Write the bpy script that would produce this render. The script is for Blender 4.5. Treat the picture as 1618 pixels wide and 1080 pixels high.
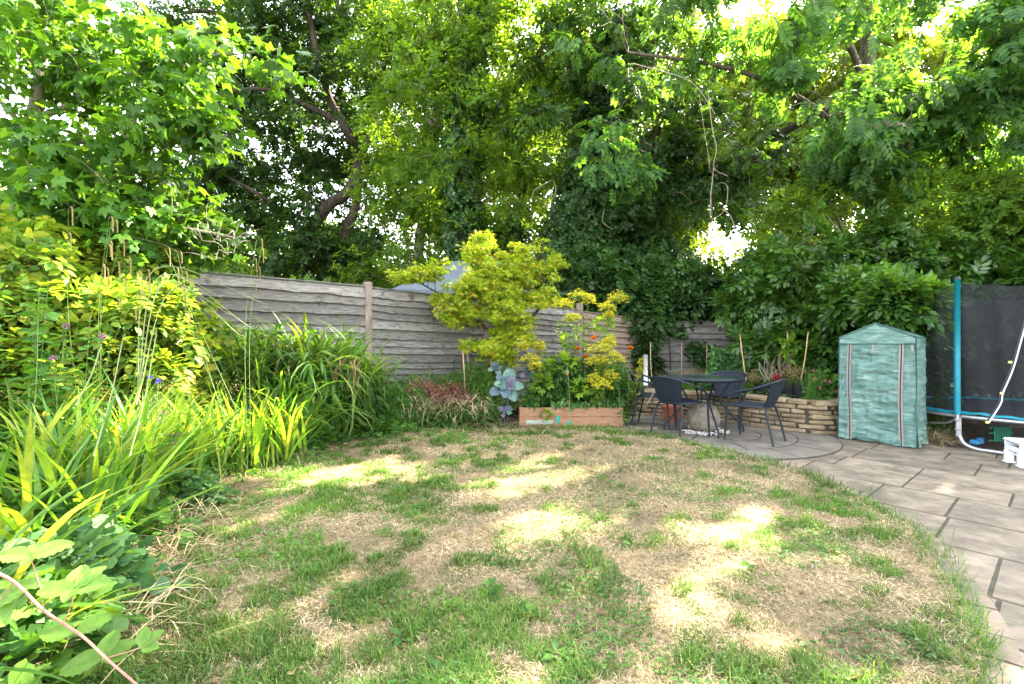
import bpy, math, random
import numpy as np
C = bpy.context
SC = C.scene
COL = SC.collection
for _o in list(bpy.data.objects):
    bpy.data.objects.remove(_o)

# ---------------------------------------------------------------- camera, sky, sun, exposure
EYE, FPX, CX, HY = 1.18, 750.0, 809.0, 542.0
cam = bpy.data.objects.new('camera', bpy.data.cameras.new('camera'))
COL.objects.link(cam)
cam.location = (0, 0, EYE)
cam.rotation_euler = (math.radians(90), 0, 0)
cam.data.sensor_width = 36.0
cam.data.lens = FPX / 1618 * 36.0
cam.data.shift_y = 2 / 1618
cam.data.clip_start = 0.05
cam.data.clip_end = 900
SC.camera = cam
SUN_AZ, SUN_EL = math.radians(48), math.radians(38)      # azimuth clockwise from +Y
SD = np.array([math.sin(SUN_AZ) * math.cos(SUN_EL), math.cos(SUN_AZ) * math.cos(SUN_EL), math.sin(SUN_EL)])
w = bpy.data.worlds.new('World'); SC.world = w; w.use_nodes = True
nt = w.node_tree
sky = nt.nodes.new('ShaderNodeTexSky'); sky.sky_type = 'NISHITA'; sky.sun_disc = False
sky.sun_elevation = SUN_EL; sky.sun_rotation = SUN_AZ; sky.dust_density = 2.0; sky.air_density = 1.0
bg = nt.nodes['Background']; bg.inputs['Strength'].default_value = 0.13
hs = nt.nodes.new('ShaderNodeHueSaturation'); hs.inputs['Saturation'].default_value = .28
nt.links.new(sky.outputs[0], hs.inputs['Color']); nt.links.new(hs.outputs[0], bg.inputs['Color'])
sl = bpy.data.lights.new('sun', 'SUN'); sl.energy = 5.0; sl.angle = math.radians(0.6); sl.color = (1, .88, .66)
so = bpy.data.objects.new('sun', sl); COL.objects.link(so)
so.rotation_euler = (math.radians(90) - SUN_EL, 0, -SUN_AZ + math.pi)
so.location = (6, 6, 9)
SC.view_settings.view_transform = 'Standard'
SC.view_settings.look = 'None'
SC.view_settings.gamma = 1.0
SC.view_settings.exposure = 3.85
SC.cycles.max_bounces = 7; SC.cycles.diffuse_bounces = 2; SC.cycles.transparent_max_bounces = 10
SC.cycles.use_denoising = True

# ---------------------------------------------------------------- helpers
R = np.random.default_rng(7)
random.seed(5)
def V(px, py, Y):
    return np.array([(px - CX) / FPX * Y, Y, EYE - (py - HY) / FPX * Y])
def G(px, py, z=0.0):
    Y = (EYE - z) * FPX / (py - HY)
    return np.array([(px - CX) / FPX * Y, Y, z])

def vnoise(x, y, s, seed=0):
    x = np.asarray(x) / s; y = np.asarray(y) / s
    xi = np.floor(x).astype(np.int64); yi = np.floor(y).astype(np.int64)
    fx = x - xi; fy = y - yi; fx = fx * fx * (3 - 2 * fx); fy = fy * fy * (3 - 2 * fy)
    def h(a, b):
        n = (a * 374761393 + b * 668265263 + seed * 1442695041) & 0x7fffffff
        n = ((n ^ (n >> 13)) * 1274126177) & 0x7fffffff
        return ((n ^ (n >> 16)) & 0xffff) / 65535.0
    return (h(xi, yi) * (1 - fx) + h(xi + 1, yi) * fx) * (1 - fy) + (h(xi, yi + 1) * (1 - fx) + h(xi + 1, yi + 1) * fx) * fy

def nrm(a):
    a = np.asarray(a, float)
    return a / np.maximum(np.linalg.norm(a, axis=-1, keepdims=True), 1e-9)

class MB:
    def __init__(s): s.v = []; s.l = []; s.c = []; s.n = 0
    def add(s, v, faces):
        v = np.asarray(v, float).reshape(-1, 3)
        for f in faces:
            s.l.append(np.asarray(f, np.int64) + s.n); s.c.append(np.array([len(f)]))
        s.v.append(v); s.n += len(v)
    def arr(s, v, loops, counts):
        s.v.append(v.reshape(-1, 3)); s.l.append(loops.ravel() + s.n); s.c.append(counts.ravel()); s.n += v.size // 3
    def grid(s, P, closed_u=False, closed_v=False):      # P (nu, nv, 3)
        nu, nv = P.shape[:2]
        iu = np.arange(nu if closed_u else nu - 1); iv = np.arange(nv if closed_v else nv - 1)
        a, b = np.meshgrid(iu, iv, indexing='ij'); a2 = (a + 1) % nu; b2 = (b + 1) % nv
        f = np.stack([a * nv + b, a2 * nv + b, a2 * nv + b2, a * nv + b2], -1).reshape(-1, 4)
        s.arr(P, f, np.full(len(f), 4))
    def tube(s, pts, r, n=8, caps=True, smooth=0):
        pts = np.asarray(pts, float)
        if smooth: pts, r = cat(pts, smooth, r)
        r = np.broadcast_to(np.asarray(r, float), (len(pts),))
        t = np.gradient(pts, axis=0); t = nrm(t)
        ref = np.array([0, 0, 1.]) if abs(t[0][2]) < .9 else np.array([1., 0, 0])
        N = []; nn = nrm(np.cross(t[0], ref))
        for k in range(len(pts)):
            nn = nn - t[k] * np.dot(nn, t[k]); nn = nrm(nn); N.append(nn)
        N = np.array(N); B = np.cross(t, N)
        a = np.linspace(0, 2 * np.pi, n, endpoint=False)
        P = pts[:, None] + r[:, None, None] * (np.cos(a)[None, :, None] * N[:, None] + np.sin(a)[None, :, None] * B[:, None])
        n0 = s.n
        s.grid(P, closed_v=True)
        if caps:
            m = len(pts)
            s.l.append(np.arange(n)[::-1] + n0); s.c.append(np.array([n]))
            s.l.append(np.arange(n) + n0 + (m - 1) * n); s.c.append(np.array([n]))
    def box(s, c, size, rz=0, bev=0.0, jit=0.0, ax=None):
        sx, sy, sz = [q / 2 for q in size]; b = min(bev, sx * .9, sy * .9, sz * .9)
        if b <= 0:
            v = np.array([[x, y, z] for x in (-sx, sx) for y in (-sy, sy) for z in (-sz, sz)])
            f = [(0, 1, 3, 2), (4, 6, 7, 5), (0, 4, 5, 1), (2, 3, 7, 6), (0, 2, 6, 4), (1, 5, 7, 3)]
        else:
            v = []; f = []
            idx = {}
            for X in (-1, 1):
                for Y in (-1, 1):
                    for Z in (-1, 1):
                        for k in range(3):
                            p = [X * (sx - b), Y * (sy - b), Z * (sz - b)]
                            p[k] = [X * sx, Y * sy, Z * sz][k]
                            idx[(X, Y, Z, k)] = len(v); v.append(p)
            o = (-1, 1)
            for S in o:
                for k in range(3):
                    q = []
                    for A, B_ in ((-1, -1), (1, -1), (1, 1), (-1, 1)):
                        t = [A, B_]; t.insert(k, S); q.append(idx[(t[0], t[1], t[2], k)])
                    if (S < 0) != (k == 1): q = q[::-1]
                    f.append(q)
            for k in range(3):       # edges along axis k
                k1, k2 = [(1, 2), (0, 2), (0, 1)][k]
                for A in o:
                    for B_ in o:
                        def id_(e, kk):
                            t = [0, 0, 0]; t[k] = e; t[k1] = A; t[k2] = B_
                            return idx[(t[0], t[1], t[2], kk)]
                        f.append([id_(-1, k1), id_(1, k1), id_(1, k2), id_(-1, k2)])
            for X in o:
                for Y in o:
                    for Z in o:
                        f.append([idx[(X, Y, Z, k)] for k in range(3)])
            v = np.array(v, float)
        if jit: v = v + R.normal(0, jit, v.shape)
        if ax is not None:
            v = v @ np.asarray(ax, float)
        else:
            c_, s_ = math.cos(rz), math.sin(rz)
            v = np.stack([v[:, 0] * c_ - v[:, 1] * s_, v[:, 0] * s_ + v[:, 1] * c_, v[:, 2]], 1)
        s.add(v + np.asarray(c, float), f)
    def lathe(s, prof, c=(0, 0, 0), n=24):
        a = np.linspace(0, 2 * np.pi, n, endpoint=False); prof = np.asarray(prof, float)
        P = np.stack([prof[:, 0][:, None] * np.cos(a), prof[:, 0][:, None] * np.sin(a), np.repeat(prof[:, 1][:, None], n, 1)], -1) + np.asarray(c, float)
        s.grid(P[::-1], closed_v=True)
    def poly(s, pts, z0, z1):      # prism
        pts = np.asarray(pts, float); n = len(pts)
        s.add(np.concatenate([np.c_[pts, np.full(n, z0)], np.c_[pts, np.full(n, z1)]]),
              [list(range(n, 2 * n)), list(range(n))[::-1]] + [[i, (i + 1) % n, (i + 1) % n + n, i + n] for i in range(n)])
    def build(s, name, m, parent=None, smooth=False):
        me = bpy.data.meshes.new(name)
        if s.n:
            v = np.concatenate(s.v); l = np.concatenate(s.l); c = np.concatenate(s.c)
            me.vertices.add(len(v)); me.vertices.foreach_set('co', v.ravel().astype(np.float32))
            me.loops.add(len(l)); me.loops.foreach_set('vertex_index', l.astype(np.int32))
            me.polygons.add(len(c)); st = np.concatenate([[0], np.cumsum(c)[:-1]])
            me.polygons.foreach_set('loop_start', st.astype(np.int32))
            try: me.polygons.foreach_set('loop_total', c.astype(np.int32))
            except Exception: pass
            me.update(calc_edges=True)
            me.polygons.foreach_set('use_smooth', np.full(len(c), smooth))
        me.materials.append(m)
        o = bpy.data.objects.new(name, me); COL.objects.link(o)
        if parent is not None:
            o.parent = parent
            pl = parent.get('_w', None)
            if pl is not None: o.location = (-pl[0], -pl[1], -pl[2]); 
        return o

def cat(pts, sub, r=None):
    pts = np.asarray(pts, float)
    P = np.concatenate([[2 * pts[0] - pts[1]], pts, [2 * pts[-1] - pts[-2]]])
    out = []; rr = []
    ra = None if r is None else np.broadcast_to(np.asarray(r, float), (len(pts),)) if np.ndim(r) == 0 or len(np.atleast_1d(r)) == len(pts) else np.linspace(r[0], r[-1], len(pts))
    for i in range(len(pts) - 1):
        p0, p1, p2, p3 = P[i:i + 4]
        for k in range(sub):
            t = k / sub
            out.append(.5 * (2 * p1 + (p2 - p0) * t + (2 * p0 - 5 * p1 + 4 * p2 - p3) * t * t + (3 * p1 - p0 - 3 * p2 + p3) * t ** 3))
            if ra is not None: rr.append(ra[i] * (1 - t) + ra[i + 1] * t)
    out.append(pts[-1])
    if ra is None: return np.array(out)
    rr.append(ra[-1]); return np.array(out), np.array(rr)

def tag(o, label=None, category=None, group=None, kind=None):
    if label: o['label'] = label
    if category: o['category'] = category
    if group: o['group'] = group
    if kind: o['kind'] = kind
    return o
def thing(name, loc, label, category, group=None, world=True):
    o = bpy.data.objects.new(name, None); COL.objects.link(o)
    o.empty_display_size = .1
    o.location = tuple(float(q) for q in loc)
    if world: o['_w'] = [float(q) for q in loc]       # children are given in world coordinates
    return tag(o, label, category, group)
def copy_tree(o, loc, rz, label=None):
    r = o.copy(); COL.objects.link(r); r.location = loc; r.rotation_euler = (0, 0, rz)
    if label: r['label'] = label
    for ch in list(o.children):
        c = ch.copy(); COL.objects.link(c); c.parent = r
    return r

# ---------------------------------------------------------------- materials
def _mat(name):
    m = bpy.data.materials.new(name); m.use_nodes = True
    return m, m.node_tree, m.node_tree.nodes['Principled BSDF']
def ramp(nt, cols, src, pos=None):
    r = nt.nodes.new('ShaderNodeValToRGB'); e = r.color_ramp.elements
    while len(e) < len(cols): e.new(.5)
    for i, c in enumerate(cols):
        e[i].position = pos[i] if pos else i / (len(cols) - 1); e[i].color = (*c, 1)
    nt.links.new(src, r.inputs['Fac']); return r.outputs['Color']
def noise(nt, scale, detail=4, rough=.6, vec=None, dist=0):
    n = nt.nodes.new('ShaderNodeTexNoise'); n.inputs['Scale'].default_value = scale
    n.inputs['Detail'].default_value = detail; n.inputs['Roughness'].default_value = rough; n.inputs['Distortion'].default_value = dist
    if vec is not None: nt.links.new(vec, n.inputs['Vector'])
    return n.outputs['Fac']
def coord(nt, scale=(1, 1, 1)):
    g = nt.nodes.new('ShaderNodeTexCoord'); mp = nt.nodes.new('ShaderNodeMapping'); mp.inputs['Scale'].default_value = scale
    nt.links.new(g.outputs['Object'], mp.inputs['Vector']); return mp.outputs[0]
def mixc(nt, a, b, f, mode='MIX'):
    n = nt.nodes.new('ShaderNodeMix'); n.data_type = 'RGBA'; n.blend_type = mode
    for k, q in ((0, f), (6, a), (7, b)):
        if isinstance(q, (int, float)): n.inputs[k].default_value = q
        elif isinstance(q, tuple): n.inputs[k].default_value = (*q, 1)
        else: nt.links.new(q, n.inputs[k])
    return n.outputs[2]
def bump(nt, p, h, strength=.4, dist=.01):
    b = nt.nodes.new('ShaderNodeBump'); b.inputs['Strength'].default_value = strength; b.inputs['Distance'].default_value = dist
    nt.links.new(h, b.inputs['Height']); nt.links.new(b.outputs[0], p.inputs['Normal'])
def surf(name, cols, scale=8, rough=.8, vs=(1, 1, 1), det=5, metal=0, bmp=.4, bd=.01, bscale=None, spec=.3, pos=None, island=0, dirt=None):
    m, nt, p = _mat(name); v = coord(nt, vs)
    n = noise(nt, scale, det, .65, v)
    c = ramp(nt, cols, n, pos or [.25 + .5 * i / (len(cols) - 1) for i in range(len(cols))])
    if island:
        g = nt.nodes.new('ShaderNodeNewGeometry')
        r = ramp(nt, [(1 - island,) * 3, (1 + island * .0,) * 3], g.outputs['Random Per Island'])
        c = mixc(nt, c, r, 1.0, 'MULTIPLY')
    if dirt:
        n3 = noise(nt, dirt[1], 5, .7, coord(nt))
        f = ramp(nt, [(0, 0, 0), (1, 1, 1)], n3, [dirt[2], dirt[2] + .15])
        c = mixc(nt, c, dirt[0], f)
    nt.links.new(c, p.inputs['Base Color'])
    p.inputs['Roughness'].default_value = rough; p.inputs['Metallic'].default_value = metal
    p.inputs['Specular IOR Level'].default_value = spec
    if bmp: bump(nt, p, noise(nt, bscale or scale * 3, 6, .7, v), bmp, bd)
    return m
def leafm(name, cols, trans=.4, tcol=None, rough=.5, spec=.2, nscale=.9, namt=.5):
    m, nt, p = _mat(name)
    g = nt.nodes.new('ShaderNodeNewGeometry')
    c = ramp(nt, cols, g.outputs['Random Per Island'])
    n = noise(nt, nscale, 2, .5, coord(nt))
    k = ramp(nt, [(1 - namt, 1 - namt, 1 - namt), (1, 1, 1)], n, [.35, .65])
    c = mixc(nt, c, k, 1.0, 'MULTIPLY')
    n2 = noise(nt, 45, 3, .6, coord(nt)); c = mixc(nt, c, ramp(nt, [(.8, .82, .78), (1, 1, 1)], n2, [.4, .6]), 1.0, 'MULTIPLY')
    nt.links.new(c, p.inputs['Base Color']); p.inputs['Roughness'].default_value = rough
    p.inputs['Specular IOR Level'].default_value = spec
    t = nt.nodes.new('ShaderNodeBsdfTranslucent')
    nt.links.new(mixc(nt, c, tcol or (3.1, 2.65, .7), 1.0, 'MULTIPLY'), t.inputs['Color'])
    mx = nt.nodes.new('ShaderNodeMixShader'); mx.inputs[0].default_value = trans
    nt.links.new(p.outputs[0], mx.inputs[1]); nt.links.new(t.outputs[0], mx.inputs[2])
    nt.links.new(mx.outputs[0], nt.nodes['Material Output'].inputs['Surface'])
    return m

# ---------------------------------------------------------------- leaf templates (tip along +Y, normal +Z, length 1)
def T_quad(w=.3, f=.06):
    return (np.array([[0, 0, 0], [w, .45, f], [0, 1, 0], [-w, .45, f]]), [(0, 1, 2, 3)])
def T_ov(w=.28, f=.09, dr=-.12):
    v = np.array([[0, 0, 0], [0, .5, 0], [0, 1, dr], [w * .85, .25, f], [w, .6, f * .8 + dr * .3], [-w * .85, .25, f], [-w, .6, f * .8 + dr * .3]])
    return v, [(0, 3, 4, 1), (1, 4, 2), (0, 1, 6, 5), (1, 2, 6)]
def T_star(lobes=((-118, .5), (-55, .82), (0, 1.0), (55, .82), (118, .5)), notch=.36, cy=.3):
    v = [[0, cy, 0]]; f = []; a = [l[0] for l in lobes]
    nt_ = [a[0] - 30] + [(a[i] + a[i + 1]) / 2 for i in range(len(a) - 1)] + [a[-1] + 30]
    for i, q in enumerate(nt_):
        n_ = notch if 0 < i < len(nt_) - 1 else notch * .7
        v.append([math.sin(math.radians(q)) * n_, cy + math.cos(math.radians(q)) * n_, .02])
    for q, L in lobes: v.append([math.sin(math.radians(q)) * L * .75, cy + math.cos(math.radians(q)) * L * .75, -.08 * L])
    k = len(nt_)
    for i in range(len(a)): f.append((0, 1 + i, 1 + k + i, 2 + i))
    return np.array(v), [tuple(reversed(q)) for q in f]
def T_round(n=9, w=.1):
    v = [[0, .45, -.06]]; f = []
    for i in range(n):
        a = -math.pi * .93 + 2 * math.pi * .93 * i / (n - 1)
        r = .5 * (1 + (w if i % 2 == 0 else -w)); v.append([math.sin(a) * r, .45 + math.cos(a) * r, .05 if i % 2 else 0])
    for i in range(n - 1): f.append((0, i + 2, i + 1))
    return np.array(v), f
def compose(T, items):
    V_ = []; F = []; n = 0
    for (pos, ang, sc, tilt) in items:
        v = T[0] * sc; ct, st = math.cos(tilt), math.sin(tilt)
        v = np.stack([v[:, 0], v[:, 1] * ct - v[:, 2] * st, v[:, 1] * st + v[:, 2] * ct], 1)
        ca, sa = math.cos(ang), math.sin(ang)
        v = np.stack([v[:, 0] * ca + v[:, 1] * sa, -v[:, 0] * sa + v[:, 1] * ca, v[:, 2]], 1) + np.array(pos)
        V_.append(v); F += [tuple(q + n for q in f) for f in T[1]]; n += len(v)
    return np.concatenate(V_), F
_r = random.Random(3)
def sprig(T, n, size, spread=1.0):
    it = []
    for i in range(n):
        t = (i + .5) / n
        a = (1 if i % 2 else -1) * _r.uniform(.5, 1.3) * spread if i < n - 1 else 0
        it.append(((0, t * (1 - size * .6), _r.uniform(-.08, .08)), a, size * _r.uniform(.8, 1.15), _r.uniform(-.5, .25)))
    return compose(T, it)
def pinnate(T, pairs, size):
    it = []
    for i in range(pairs):
        y = .18 + .62 * i / max(1, pairs - 1)
        for s in (-1, 1): it.append(((0, y, -.12 * y * y), s * 1.05, size * (1 - .12 * i / pairs), -.15))
    it.append(((0, .8, -.08), 0, size, -.25))
    return compose(T, it)

def scatter(mb, T, P, D, N, S):
    tv, tf = T; P = np.asarray(P); n = len(P)
    if n == 0: return
    D = nrm(D); X = nrm(np.cross(D, N)); N = np.cross(X, D)
    S = np.broadcast_to(np.asarray(S, float), (n,))[:, None, None]
    v = P[:, None] + S * (tv[None, :, 0, None] * X[:, None] + tv[None, :, 1, None] * D[:, None] + tv[None, :, 2, None] * N[:, None])
    l = np.concatenate([np.array(f) for f in tf]); c = np.array([len(f) for f in tf]); k = len(tv)
    L = (np.arange(n) * k)[:, None] + l[None]
    mb.arr(v, L, np.tile(c, n))

def blades(mb, P, az, L, W, el, curl, seg=5, fold=0.0, prof=None, twist=0.0):
    n = len(P); P = np.asarray(P, float); az, L, W, el, curl = [np.broadcast_to(np.asarray(q, float), (n,)) for q in (az, L, W, el, curl)]
    h = np.stack([np.sin(az), np.cos(az), np.zeros(n)], 1); side = np.stack([np.cos(az), -np.sin(az), np.zeros(n)], 1)
    if twist: 
        tw = R.normal(0, twist, n); side = nrm(side * np.cos(tw)[:, None] + h * np.sin(tw)[:, None])
    pts = [P]; 
    for k in range(seg):
        t = (k + .5) / seg; a = el - curl * t ** 1.4
        d = h * np.cos(a)[:, None] + np.array([0, 0, 1.]) * np.sin(a)[:, None]
        pts.append(pts[-1] + d * (L / seg)[:, None])
    t = np.linspace(0, 1, seg + 1)
    w_ = (prof(t) if prof else np.minimum(1, .55 + 1.6 * t) * np.clip((1 - t) * 2.6, 0, 1) ** .8)
    w_[-1] = max(w_[-1], .04)
    rows = []
    for k in range(seg + 1):
        a_ = pts[k] - side * (W * w_[k] / 2)[:, None]; b_ = pts[k] + side * (W * w_[k] / 2)[:, None]
        if fold:
            m_ = pts[k] - h * (W * w_[k] * fold)[:, None] * 0 - np.array([0, 0, 1.]) * (W * w_[k] * fold)[:, None]
            rows.append(np.stack([a_, m_, b_], 1))
        else: rows.append(np.stack([a_, b_], 1))
    Vv = np.stack(rows, 1)                     # n, seg+1, m, 3
    m = Vv.shape[2]; f = []
    for k in range(seg):
        for j in range(m - 1): f.append([k * m + j, k * m + j + 1, (k + 1) * m + j + 1, (k + 1) * m + j])
    f = np.array(f)
    Lp = (np.arange(n) * (seg + 1) * m)[:, None, None] + f[None]
    mb.arr(Vv, Lp, np.full(n * len(f), 4))

def rand_dir(n): return nrm(R.normal(size=(n, 3)))

# sun flecks: the canopy has openings along these lines towards the sun (point, radius)
FLECK = [((0.0, 3.8, 0), .58), ((-1.5, 3.9, 0), .46), ((-1.05, 4.0, 0), .34), ((.10, 2.82, 0), .36), ((.4, 2.95, 0), .2), ((.75, 3.9, 0), .22), ((1.0, 2.75, 0), .36), ((1.3, 3.0, 0), .2),
         ((-1.75, 2.87, 0), .26), ((3.2, 3.5, 0), .16), ((3.3, 3.05, 0), .13), ((1.4, 2.25, 0), .15), ((-1.2, 1.75, 0), .22), ((.45, 5.0, 0), .2), ((-.3, 2.7, 0), .16),
         ((-3.1, 3.9, 1.66), .62), ((-3.5, 3.7, 1.3), .4), ((-2.2, 4.4, 3.9), .4), ((-3.0, 4.4, 2.3), .45), ((-3.2, 4.3, 3.3), .25), ((-4.6, 4.2, 3.0), .2), ((-2.9, 3.2, .7), .35), ((-2.2, 2.2, .5), .3), ((-2.0, 3.3, .4), .25), ((-2.2, 4.2, .3), .45), ((-2.6, 3.9, .6), .45),
         ((-.57, 7.1, 2.5), .42), ((1.24, 6.6, 1.0), .35), ((1.0, 6.7, 1.7), .3), ((-2.6, 2.8, .6), .3), ((-1.5, 1.7, .42), .3), ((-2.6, 5.6, 1.0), .3), ((-.9, 7.0, 1.9), .3), ((.3, 6.7, 1.0), .25),
         ((-2.2, 12, 4.6), .7), ((-1.2, 12, 7.5), .8), ((-3.4, 12.2, 6.5), .6), ((.6, 11.2, 5.6), .6), ((2.4, 8.3, 6.0), .6), ((3.8, 8.2, 6.6), .6), ((5.6, 8.0, 5.4), .55), ((7.2, 7.6, 5.0), .6), ((-6.2, 12.6, 6.8), .6), ((-5.0, 13.2, 9), .6), ((5.0, 7.6, 2.4), .4), ((4.2, 7.6, 1.9), .35), ((6.4, 7.6, 2.6), .4), ((2.2, 10.2, 4.2), .4), ((3.6, 9.9, 3.0), .4), ((-3.2, 4.0, 1.1), .4), ((-2.9, 4.2, 1.9), .3)]
FLECK += [((-2.0, 2.4, .5), .4), ((-1.75, 1.75, .35), .28), ((-2.7, 3.2, .7), .35), ((-2.4, 5.4, 1.2), .4), ((-3.0, 5.2, 1.2), .3), ((-.2, 7.1, 2.1), .3), ((-1.3, 7.3, 1.6), .2), ((1.0, 2.4, 0), .3)]
_q = random.Random(8)
for _i in range(20): FLECK.append(((_q.uniform(-1.9, 2.2), _q.uniform(2.0, 5.6), 0), _q.uniform(.07, .16)))
def keep(P):
    P = np.asarray(P); ok = np.ones(len(P), bool)
    for c, r in FLECK:
        d = P - np.array(c); t = d @ SD; q = d - t[:, None] * SD
        rr = np.linalg.norm(q, axis=1) / r
        j = vnoise(q[:, 0] * 3 + q[:, 2] * 2 + 50, q[:, 1] * 3 - q[:, 2] + 50, .35, 3)
        ok &= ~((rr < .45 + .55 * j + .4 * R.random(len(P))) & (t > .8))
    return ok

def clump_leaves(mb, T, centers, rads, n_each, size, droop=.3, up=.8, flat=.7, mask=True, outw=.7, svar=.25):
    cs = np.repeat(centers, n_each, 0); rs = np.repeat(rads, n_each)
    u = rand_dir(len(cs)); rad = R.random(len(cs)) ** .45
    off = u * rad[:, None] * rs[:, None] * np.array([1, 1, flat])
    P = cs + off
    D = u * outw + rand_dir(len(cs)) * .55 + np.array([0, 0, -droop])
    N = np.array([0, 0, up]) + u * .35 + R.normal(0, .35, (len(cs), 3))
    if mask:
        k = keep(P); P, D, N = P[k], D[k], N[k]
    scatter(mb, T, P, D, N, size * R.uniform(1 - svar, 1 + svar, len(P)))

def crown_pts(ells, n, shell=.5):
    wts = np.array([np.prod(e[1]) ** .75 * (e[2] if len(e) > 2 else 1) for e in ells]); wts = wts / wts.sum()
    out = []
    for e, k in zip(ells, R.multinomial(n, wts)):
        u = rand_dir(k); r = R.random(k) ** shell
        out.append(np.array(e[0]) + u * r[:, None] * np.array(e[1]))
    return np.concatenate(out)

def tree(name, label, cat_, limbs, ells, ncl, cr, nl, T, size, lm, bm, droop=.3, up=.8, flat=.7, shell=.5, twig=.018, group=None, mask=True, ivy=None, lname='crown', outw=.7, sides=7):
    base = np.array(limbs[0][0][0], float)
    o = thing(name, base, label, cat_, group)
    mb = MB(); samp = []; sr = []
    for pts, r0, r1 in limbs:
        n_ = len(pts); rr = np.linspace(r0, r1, n_)
        p, r = cat(pts, 5, rr)
        wob = np.stack([vnoise(np.arange(len(p)) * 1.0, np.full(len(p), i * 9.1), 2.2, i) - .5 for i in range(3)], 1)
        p = p + wob * r[:, None] * .5
        mb.tube(p, r, sides); samp.append(p); sr.append(r)
    samp = np.concatenate(samp); sr = np.concatenate(sr)
    cs = crown_pts(ells, ncl, shell)
    cs = cs[np.argsort([np.min(np.linalg.norm(samp - c, axis=1)) for c in cs])]
    for c in cs:
        d = np.linalg.norm(samp - c, axis=1) + np.maximum(0, samp[:, 2] - c[2] + .2) * .8
        i = int(np.argmin(d)); a = samp[i]
        if d[i] < .15: continue
        mid = (a + c) / 2 + R.normal(0, .08, 3) * d[i] + np.array([0, 0, .12 * d[i] * (1 if droop > 0 else -.3)])
        p, r = cat([a, mid, c], 4, [min(sr[i] * .5, twig * (1 + d[i] * .6)), twig * .8, twig * .35])
        mb.tube(p, r, 4, caps=False); samp = np.concatenate([samp, p[3:]]); sr = np.concatenate([sr, r[3:] * 1.4])
    mb.build('trunk', bm, o, True)
    lb = MB(); rads = cr * R.uniform(.6, 1.25, len(cs))
    clump_leaves(lb, T, cs, rads, nl, size, droop, up, flat, mask, outw)
    lb.build(lname, lm, o, False)
    if ivy:
        ib = MB()
        for pts, r0, r1, n_ in ivy[0]:
            p = cat(pts, 8); k = R.integers(0, len(p) - 1, n_); f = R.random(n_)[:, None]
            q = p[k] * (1 - f) + p[k + 1] * f; t = k / len(p)
            rr = r0 + (r1 - r0) * t; u = rand_dir(n_); u[:, 2] *= .4; u = nrm(u)
            P = q + u * (rr * R.uniform(.5, 1.25, n_))[:, None]
            if mask: kk = keep(P); P, u = P[kk], u[kk]
            scatter(ib, ivy[1], P, u * .4 + rand_dir(len(P)) * .5 + np.array([0, 0, -.6]), u + np.array([0, 0, .5]) + R.normal(0, .3, u.shape), ivy[2] * R.uniform(.7, 1.3, len(P)))
        ib.build('ivy', ivy[3], o, False)
    return o
# ================================================================ materials used
M = {}
M['bark'] = surf('bark', [(.035, .025, .018), (.10, .075, .055), (.16, .13, .10)], 9, .9, (1, 1, .3), bmp=.8, bd=.03)
M['barkpale'] = surf('bark_pale', [(.12, .10, .08), (.24, .21, .17), (.33, .30, .25)], 12, .85, (1, 1, .4), bmp=.6, bd=.02, dirt=((.06, .07, .03), 5, .55))
M['barkdark'] = surf('bark_dark', [(.02, .014, .01), (.05, .035, .025), (.09, .07, .05)], 10, .9, (1, 1, .3), bmp=.8, bd=.03)
M['fence'] = surf('weathered_boards', [(.042, .037, .032), (.235, .217, .195), (.50, .47, .43)], 5, .85, (1.5, 1.5, 26), det=11, bmp=1, bd=.012, dirt=((.055, .047, .038), 7, .56), spec=.15, island=.5)
M['fencewarm'] = surf('warm_boards', [(.09, .065, .045), (.20, .15, .11), (.28, .22, .17)], 5, .85, (1.2, 1.2, 14), det=7, bmp=.5, bd=.006, dirt=((.05, .04, .03), 2, .6), spec=.15)
M['post'] = surf('fence_post', [(.10, .075, .06), (.19, .145, .12), (.27, .22, .19)], 12, .9, (1, 1, .4), bmp=.6, bd=.008, dirt=((.06, .08, .03), 6, .6))
M['soil'] = surf('soil', [(.018, .013, .008), (.045, .032, .022), (.08, .06, .04)], 18, .95, bmp=1, bd=.04)
M['stone'] = surf('buff_stone', [(.11, .08, .045), (.26, .195, .115), (.38, .30, .20)], 7, .85, island=.38, bmp=.8, bd=.015, dirt=((.07, .075, .045), 3.5, .62))
M['mortar'] = surf('mortar', [(.03, .026, .02), (.07, .06, .045)], 20, .95)
M['slab'] = surf('sandstone_slab', [(.07, .055, .04), (.185, .15, .11), (.31, .255, .185)], 4.5, .8, det=12, island=.3, bmp=.6, bd=.01, bscale=22, dirt=((.08, .072, .05), 2.6, .5))
M['slabpink'] = surf('pink_sandstone', [(.09, .066, .048), (.195, .147, .11), (.29, .225, .175)], 4.2, .8, det=12, island=.25, bmp=.5, bd=.01, bscale=22, dirt=((.09, .09, .06), 2.4, .54))
M['slabgrey'] = surf('grey_circle_stone', [(.08, .07, .06), (.15, .13, .107), (.24, .205, .165)], 3.6, .8, det=8, island=.12, bmp=.35, bd=.008, bscale=30, dirt=((.09, .09, .075), 1.6, .5))
M['joint'] = surf('joint', [(.02, .017, .012), (.05, .043, .03), (.05, .055, .025)], 9, .95)
M['ground'] = surf('ground', [(.03, .05, .02), (.07, .08, .035), (.11, .10, .06)], 2, .95)
M['turf'] = surf('dry_turf', [(.07, .05, .03), (.25, .185, .105), (.43, .34, .205)], 30, .95, det=8, bmp=1, bd=.03, dirt=((.075, .075, .035), 3, .5))
M['metal'] = surf('dark_blue_metal', [(.005, .009, .014), (.011, .018, .026)], 6, .5, spec=.3, bmp=.05)
M['wicker'] = surf('dark_woven', [(.004, .007, .013), (.009, .016, .028)], 60, .75, (1, 1, 4), bmp=.5, bd=.002)
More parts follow.
